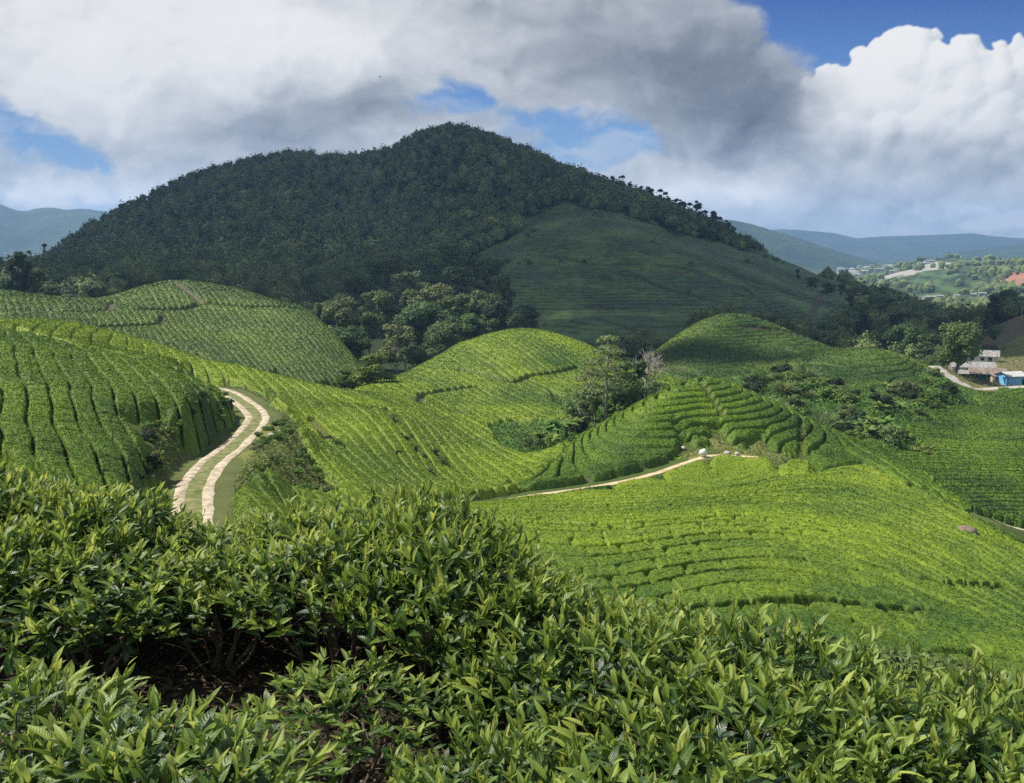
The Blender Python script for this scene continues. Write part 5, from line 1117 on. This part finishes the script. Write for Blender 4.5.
# ---------------------------------------------------------------- tea bushes close to the camera
def tea_leaf_material():
    m, t, out = new_mat('tea_leaf'); tone = t.attr('tone'); ac = t.attr('across'); al = t.attr('along')
    oi = t.node('ShaderNodeObjectInfo').outputs['Random']; n = t.noise(t.objco(), 9, 3, .5); n2 = t.noise(t.objco(), 60, 3, .6)
    tt = t.m('ADD', tone, t.m('MULTIPLY', t.m('SUBTRACT', n, .5), .35), clamp=True)
    e = t.node('ShaderNodeValToRGB'); el = e.color_ramp.elements
    for i, (p_, c_) in enumerate([(0.0, (.016, .046, .014)), (1.0, (.40, .45, .10)), (.3, (.045, .10, .018)), (.6, (.14, .22, .032)), (.8, (.27, .35, .06))]):
        k = el[i] if i < 2 else el.new(p_); k.position = p_; k.color = (*c_, 1)
    t.put(e.inputs[0], tt); c = e.outputs[0]
    rib = t.step(.16, .04, ac)                                       # the paler midrib
    c = t.mix(t.m('MULTIPLY', rib, .45), c, (.20, .27, .09))
    c = t.mix(t.m('MULTIPLY', t.step(.62, .75, n2), .25), c, (.09, .085, .03))
    vein = t.m('SINE', t.m('MULTIPLY', t.m('SUBTRACT', al, t.m('MULTIPLY', ac, .16)), 62.0))
    hgt = t.m('ADD', t.m('MULTIPLY', vein, .5), t.m('ADD', t.m('MULTIPLY', rib, -1.2), t.m('MULTIPLY', n2, .7)))
    b = t.node('ShaderNodeBsdfPrincipled'); t.put(b.inputs['Base Color'], c); t.put(b.inputs['Roughness'], t.m('MULTIPLY_ADD', tone, .16, .34)); b.inputs['Specular IOR Level'].default_value = .42
    bp = t.node('ShaderNodeBump'); bp.inputs['Strength'].default_value = .35; bp.inputs['Distance'].default_value = .002; t.put(bp.inputs['Height'], hgt); t.l.new(bp.outputs[0], b.inputs['Normal'])
    tr = t.node('ShaderNodeBsdfTranslucent'); hs = t.node('ShaderNodeHueSaturation'); hs.inputs['Value'].default_value = 1.5; hs.inputs['Hue'].default_value = .485; t.put(hs.inputs['Color'], c); t.l.new(hs.outputs[0], tr.inputs[0])
    mx = t.node('ShaderNodeMixShader'); mx.inputs[0].default_value = .38; t.l.new(b.outputs[0], mx.inputs[1]); t.l.new(tr.outputs[0], mx.inputs[2]); t.l.new(mx.outputs[0], out.inputs[0])
    return m
TEA_LEAF = tea_leaf_material()
TWIG = simple_mat('tea_twig', (.07, .05, .035), (.19, .155, .115), 14, .85, .15, .5, .01)
GREEN_STEM = simple_mat('green_stem', (.05, .08, .02), (.11, .15, .045), 20, .6, .3)
NSEG = 7
def leaf_shape(rs, L, wide, fold, curl, twist):
    """a lance-shaped blade, five points across, folded along its midrib; base at 0, pointing +x, upper side +z"""
    t = np.linspace(0, 1, NSEG + 1); w = wide * L * np.sin(np.pi * np.clip(t * .96 + .03, 0, 1) ** .82) ** .95; w[-1] = .0012; w[0] = .0018
    ang = -curl * t ** 1.6 + .15; dx = np.cos(ang); dz = np.sin(ang); st = L / NSEG
    cx = np.concatenate([[0], np.cumsum((dx[:-1] + dx[1:]) / 2 * st)]); cz = np.concatenate([[0], np.cumsum((dz[:-1] + dz[1:]) / 2 * st)])
    ac = np.array([-1, -.5, 0, .5, 1.]); f = fold * (1 - .5 * t)
    lift = np.abs(ac)[None] * w[:, None] * np.sin(f)[:, None] - .25 * (ac[None] ** 2) * w[:, None] * np.sin(f * .6)[:, None]
    wav = .05 * w[:, None] * np.sin(t * 9 + rs.uniform(0, 6))[:, None] * np.abs(ac)[None]; y = ac[None] * w[:, None] * np.cos(f)[:, None]
    x = cx[:, None] - dz[:, None] * (lift + wav); z = cz[:, None] + dx[:, None] * (lift + wav); tw = twist * t[:, None]
    v = np.stack([x, y * np.cos(tw) - z * np.sin(tw) * .3, z + y * np.sin(tw)], -1).reshape(-1, 3)
    i = np.arange(NSEG)[:, None] * 5; j = np.arange(4)[None]; q = np.stack([i + j, i + 5 + j, i + 6 + j, i + 1 + j], -1).reshape(-1, 4)
    return v, q, np.tile(np.abs(ac), NSEG + 1), np.repeat(t, 5)

class Shoot:
    def __init__(s): s.v, s.q, s.tone, s.ac, s.al, s.n = [], [], [], [], [], 0
    def put(s, v, q, tone, ac, al):
        s.v.append(v); s.q.append(np.asarray(q) + s.n); s.tone.append(np.broadcast_to(tone, (len(v),))); s.ac.append(np.broadcast_to(ac, (len(v),))); s.al.append(np.broadcast_to(al, (len(v),))); s.n += len(v)
    def done(s): s.V, s.Q, s.T, s.A, s.B = np.vstack(s.v), np.vstack(s.q), np.concatenate(s.tone), np.concatenate(s.ac), np.concatenate(s.al); return s

def shoot(seed, old=False):
    rs = np.random.default_rng(seed); s = Shoot(); L = rs.uniform(.17, .28) * (1.0 if not old else .8); n = int(rs.integers(6, 9)) if not old else 5
    bend = rs.uniform(-.25, .25, 2); t = np.linspace(0, 1, 6); ax = np.stack([bend[0] * L * t ** 2, bend[1] * L * t ** 2, L * t], 1)
    m = MB(); m.tube(ax, np.linspace(.0026, .0012, 6), 4); s.put(np.vstack(m.v), np.vstack(m.q), .45 if not old else .2, 1.0, 0.0)
    ph = rs.uniform(0, 6.28)
    for i in range(n + 1):
        k = i / n; z = .12 + .88 * k; p = np.array([np.interp(z, t, ax[:, c]) for c in range(3)])
        if i == n: l, el, tone, wd, fold, curl = .042, R(82), .92, .11, 1.1, .1             # the bud
        else:
            l = (.132 - .058 * k ** 1.3) * rs.uniform(.8, 1.15); el = R(40 + 42 * k ** .9 + rs.normal(0, 10)); tone = .30 + .62 * k ** 1.1 + rs.normal(0, .10); wd = rs.uniform(.135, .18); fold = rs.uniform(.35, .75) + .35 * k; curl = rs.uniform(.35, 1.15) * (1 - .4 * k)
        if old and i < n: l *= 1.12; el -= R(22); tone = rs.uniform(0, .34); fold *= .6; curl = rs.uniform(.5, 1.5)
        if old and i == n: continue
        v, q, ac, al = leaf_shape(rs, l, wd, fold, curl, rs.normal(0, .35)); az = ph + i * 2.39 + rs.normal(0, .25); ce, se, ca, sa = math.cos(el), math.sin(el), math.cos(az), math.sin(az)
        v = np.stack([v[:, 0] * ce - v[:, 2] * se, v[:, 1], v[:, 0] * se + v[:, 2] * ce], 1); v = np.stack([v[:, 0] * ca - v[:, 1] * sa, v[:, 0] * sa + v[:, 1] * ca, v[:, 2]], 1) + p
        s.put(v, q, np.clip(tone, 0, 1), ac, al)
    return s.done()
SHOOTS = [shoot(3000 + i) for i in range(14)]; OLD = [shoot(3100 + i, True) for i in range(8)]

def basis(d, rs):
    z = unit(d); x = unit(np.cross(z, rs.normal(0, 1, 3))); return np.stack([x, np.cross(z, x), z])

def tea_bush_data(seed, nout=150, nin=85, rad=.62, hgt=1.15, skirt=1.08, big=1.0):
    """a plucked tea bush, base at 0: woody stems forking up to a crown of leafy shoots"""
    rs = np.random.default_rng(seed); V, Q, T, A, B = [], [], [], [], []; n = 0; tw = MB(); ends = []
    def place(sh, p, d, sc_, dt):
        nonlocal n
        V.append((sh.V * sc_) @ basis(d, rs) + p); Q.append(sh.Q + n); T.append(np.clip(sh.T + dt, 0, 1)); A.append(sh.A); B.append(sh.B); n += len(sh.V)
    for i in range(9):                                              # stems from the stool
        a = i * 2.4 + rs.uniform(-.4, .4); r = rs.uniform(.25, .8) * rad; e = np.array([math.cos(a) * r, math.sin(a) * r, hgt * rs.uniform(.62, .8)]); b = np.array([math.cos(a) * .06, math.sin(a) * .06, -.08])
        p = limb(tw, rs, b, e, rs.uniform(.011, .02), .006, .10, 8, 6)
        for j in range(5):
            q0 = p[int(rs.integers(3, 8))]; d = unit(rs.normal(0, .6, 3) + np.array([math.cos(a) * .3, math.sin(a) * .3, .9])); limb(tw, rs, q0, q0 + d * rs.uniform(.15, .34), .006, .0025, .08, 5, 4)
            if rs.random() < .4: d = unit(rs.normal(0, .8, 3) + np.array([0, 0, .1])); limb(tw, rs, q0, q0 + d * rs.uniform(.1, .3), .004, .0015, .12, 4, 4)
    bump = rs.uniform(0, 6.28, 6)
    def shell(th, a, k):
        w = 1 + .10 * math.sin(a * 3 + bump[0]) * math.sin(th * 3 + bump[1]) + .07 * math.sin(a * 5 + bump[2])
        return np.array([math.sin(th) * math.cos(a) * rad * w * k, math.sin(th) * math.sin(a) * rad * w * k, hgt * .60 + math.cos(th) * hgt * .30 * k * w])
    for i in range(nout):
        u = (i + .5) / nout; th = math.acos(1 - u * skirt); a = i * 2.39996 + rs.normal(0, .12); p = shell(th, a, rs.uniform(.90, 1.05)); o = unit(np.array([math.sin(th) * math.cos(a), math.sin(th) * math.sin(a), math.cos(th) * .8]))
        d = o * .45 + np.array([0, 0, .75]) + rs.normal(0, .20, 3); low = max(0, th - 1.25)
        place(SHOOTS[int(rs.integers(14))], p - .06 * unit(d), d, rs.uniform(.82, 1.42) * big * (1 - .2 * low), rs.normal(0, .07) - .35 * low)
    for i in range(14):                                             # a few long leaders
        a = rs.uniform(0, 6.28); th = rs.uniform(0, .9); p = shell(th, a, rs.uniform(1.02, 1.16)); place(SHOOTS[int(rs.integers(14))], p, np.array([rs.normal(0, .25), rs.normal(0, .25), 1]), rs.uniform(1.05, 1.3), .02)
        limb(tw, rs, shell(th, a, .7), p + np.array([0, 0, .02]), .004, .003, .05, 4, 4)
    for i in range(nin):                                            # old dark leaves underneath
        u = (i + .5) / nin; th = math.acos(1 - u * 1.12); a = i * 2.39996 + rs.normal(0, .3); p = shell(th, a, rs.uniform(.62, .9)); o = np.array([math.sin(th) * math.cos(a), math.sin(th) * math.sin(a), math.cos(th)])
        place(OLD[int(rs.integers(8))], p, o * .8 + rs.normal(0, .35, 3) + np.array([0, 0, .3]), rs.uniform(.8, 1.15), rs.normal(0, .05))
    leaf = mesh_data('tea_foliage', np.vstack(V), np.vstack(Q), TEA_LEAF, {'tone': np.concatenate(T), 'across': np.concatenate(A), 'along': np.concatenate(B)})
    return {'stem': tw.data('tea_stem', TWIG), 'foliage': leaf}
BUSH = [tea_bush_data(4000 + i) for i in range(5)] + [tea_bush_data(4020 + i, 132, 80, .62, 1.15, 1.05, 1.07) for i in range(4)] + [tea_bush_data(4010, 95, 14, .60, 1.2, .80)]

NB = [0]
EDGE = ([-200, 0, 100, 200, 300, 370, 410, 440, 500, 560, 620, 700, 760, 820, 880, 920, 1024, 1300], [484, 488, 508, 538, 526, 512, 502, 536, 578, 602, 622, 636, 652, 674, 708, 722, 712, 712])
def edge_z(x, y):
    z = -1.7
    for _ in range(6):
        f_ = y * CP_ - z * SP_; a, b, c = ray(W / 2 + F * x / f_, np.interp(W / 2 + F * x / f_, *EDGE)); z = c * y / b
    return z
def tea_bush(x, y, top, wide, label, var=None, group='tea bushes in front of the viewer'):
    z = float(H(x, y)); top = min(top - .10, edge_z(x, y) - .07 + rng.normal(0, .03)); h = (top - z) / 1.10; v = (5 + int(rng.integers(4)) if y < 3.9 else int(rng.integers(5))) if var is None else (9 if var == 5 else (var + 3 if y < 3.3 else var)); NB[0] += 1
    t = thing('tea_bush', label, 'tea bush', (x, y, z), rng.uniform(0, 6.28), group, (wide * .95, wide * .95, h))
    for n, me in BUSH[v].items(): obj(n, me, t)
BL = 'leafy tea bush in the raised back row left of the dark gap'
BR = 'leafy tea bush in the broad block right of the dark gap'
for i, x in enumerate(np.arange(-4.6, .2, .72)):                    # back rows on the left
    tea_bush(x + rng.normal(0, .06), 6.35 + rng.normal(0, .1), -1.60 - .03 * i + rng.normal(0, .05), 1.05, BL)
    tea_bush(x + .3 + rng.normal(0, .06), 5.55 + rng.normal(0, .1), -1.60 - .03 * i + rng.normal(0, .06), 1.0, BL)
for x, y, tp in [(-3.1, 4.75, -1.62), (-2.45, 4.7, -1.72), ]: tea_bush(x, y, tp, 1.0, BL)
for x, y, tp in [(-1.05, 4.75, -1.68), (-.38, 4.6, -1.66)]: tea_bush(x, y, tp, 1.0, 'tea bush with bare grey stems, at the right end of the dark gap', 5)
tea_bush(-1.75, 4.85, -1.80, .9, 'sparser tea bush with bare stems showing at the back of the dark gap', 5)
tea_bush(-.74, 3.55, -1.90, .85, 'open tea bush with bare grey stems in the front of the gap', 5)
tea_bush(-.52, 5.15, -1.47, 1.0, 'tallest tea bush with shoots rising against the field below the track', 1)
for x, y, tp in [(.35, 5.1, -1.83), (1.05, 5.15, -1.92), (1.75, 5.1, -2.02), (0.1, 4.35, -1.80), (.8, 4.4, -1.86), (1.5, 4.35, -1.92), (2.2, 4.4, -2.06), (.45, 3.65, -1.76), (1.15, 3.7, -1.78), (1.8, 3.65, -1.88), (2.4, 3.7, -2.02), (.85, 2.98, -1.68), (1.5, 2.95, -1.74), (2.05, 3.0, -1.88), (.55, 2.40, -1.66), (1.2, 2.4, -1.70), (1.75, 2.4, -1.80)]:
    tea_bush(x, y, tp, rng.uniform(.9, 1.05), BR)
tea_bush(-.02, 2.72, -1.74, .72, 'low tea bush with large open leaves at the bottom centre', 2)
tea_bush(-1.15, 2.3, -1.46, .9, 'nearest tea bush with long bright shoots in the bottom left corner', 3)
tea_bush(-1.8, 2.65, -1.5, .9, 'near tea bush cut by the left edge of the picture', 4)
for x, y, tp in [(-1.55, 3.55, -2.12), (-2.15, 3.75, -2.02), (-1.2, 3.2, -2.08)]:
    tea_bush(x, y, tp, .62, 'low young tea bush growing on the soil of the dark gap', 5, 'low young bushes in the gap')
for x, y, tp in [(2.75, 4.7, -2.25), (2.95, 4.15, -2.3)]: tea_bush(x, y, tp, .8, 'dark weedy tea bush in the bottom right corner', 5, 'weedy bushes in the corner')
for x, y, s in [(2.25, 3.9, .34), (2.5, 4.2, .36), (2.75, 4.35, .3), (2.6, 3.75, .3)]:
    t = thing('grass_clump', 'tuft of thin grass blades among the bushes at the bottom right', 'grass tuft', (x, y, float(H(x, y)) + .3), rng.uniform(0, 6), 'grass tufts at the bottom right', (s * .6, s * .6, s * .95))
    for n, me in SHR['reed'][int(rng.integers(3))].items(): obj(n, me, t)

def litter():
    n = 15000; x = rng.uniform(-4.5, 4, n); y = rng.uniform(1.3, 7.5, n); c = np.stack([x, y, H(x, y) + rng.uniform(.004, .03, n)], 1); nrm = unit(rng.normal(0, .35, (n, 3)) + (0, 0, 1)); a = unit(np.cross(nrm, rng.normal(0, 1, (n, 3)))); b = np.cross(nrm, a); s = rng.uniform(.02, .05, (n, 1))
    q = np.stack([c - a * s, c + b * s * .4 + nrm * s * .2, c + a * s, c - b * s * .4 + nrm * s * .2], 1).reshape(-1, 3)
    tag(obj('leaf_litter', mesh_data('leaf_litter', q, np.arange(n * 4).reshape(-1, 4), simple_mat('dead_leaf', (.035, .024, .014), (.10, .065, .038), 6, .8, .2, .2, .01, .1, 0, True), {'tone': np.repeat(rng.random(n), 4)}, False)), 'dead brown leaves on the soil under the tea bushes', 'leaf litter', None, 'stuff')
litter()
cover_mass('rough_grass', 'weedy grass on the bank falling away below the tea bushes', (-300, 1300, 8.5, 26), 'KA', 60000, .05, LEAF_MID, .3)
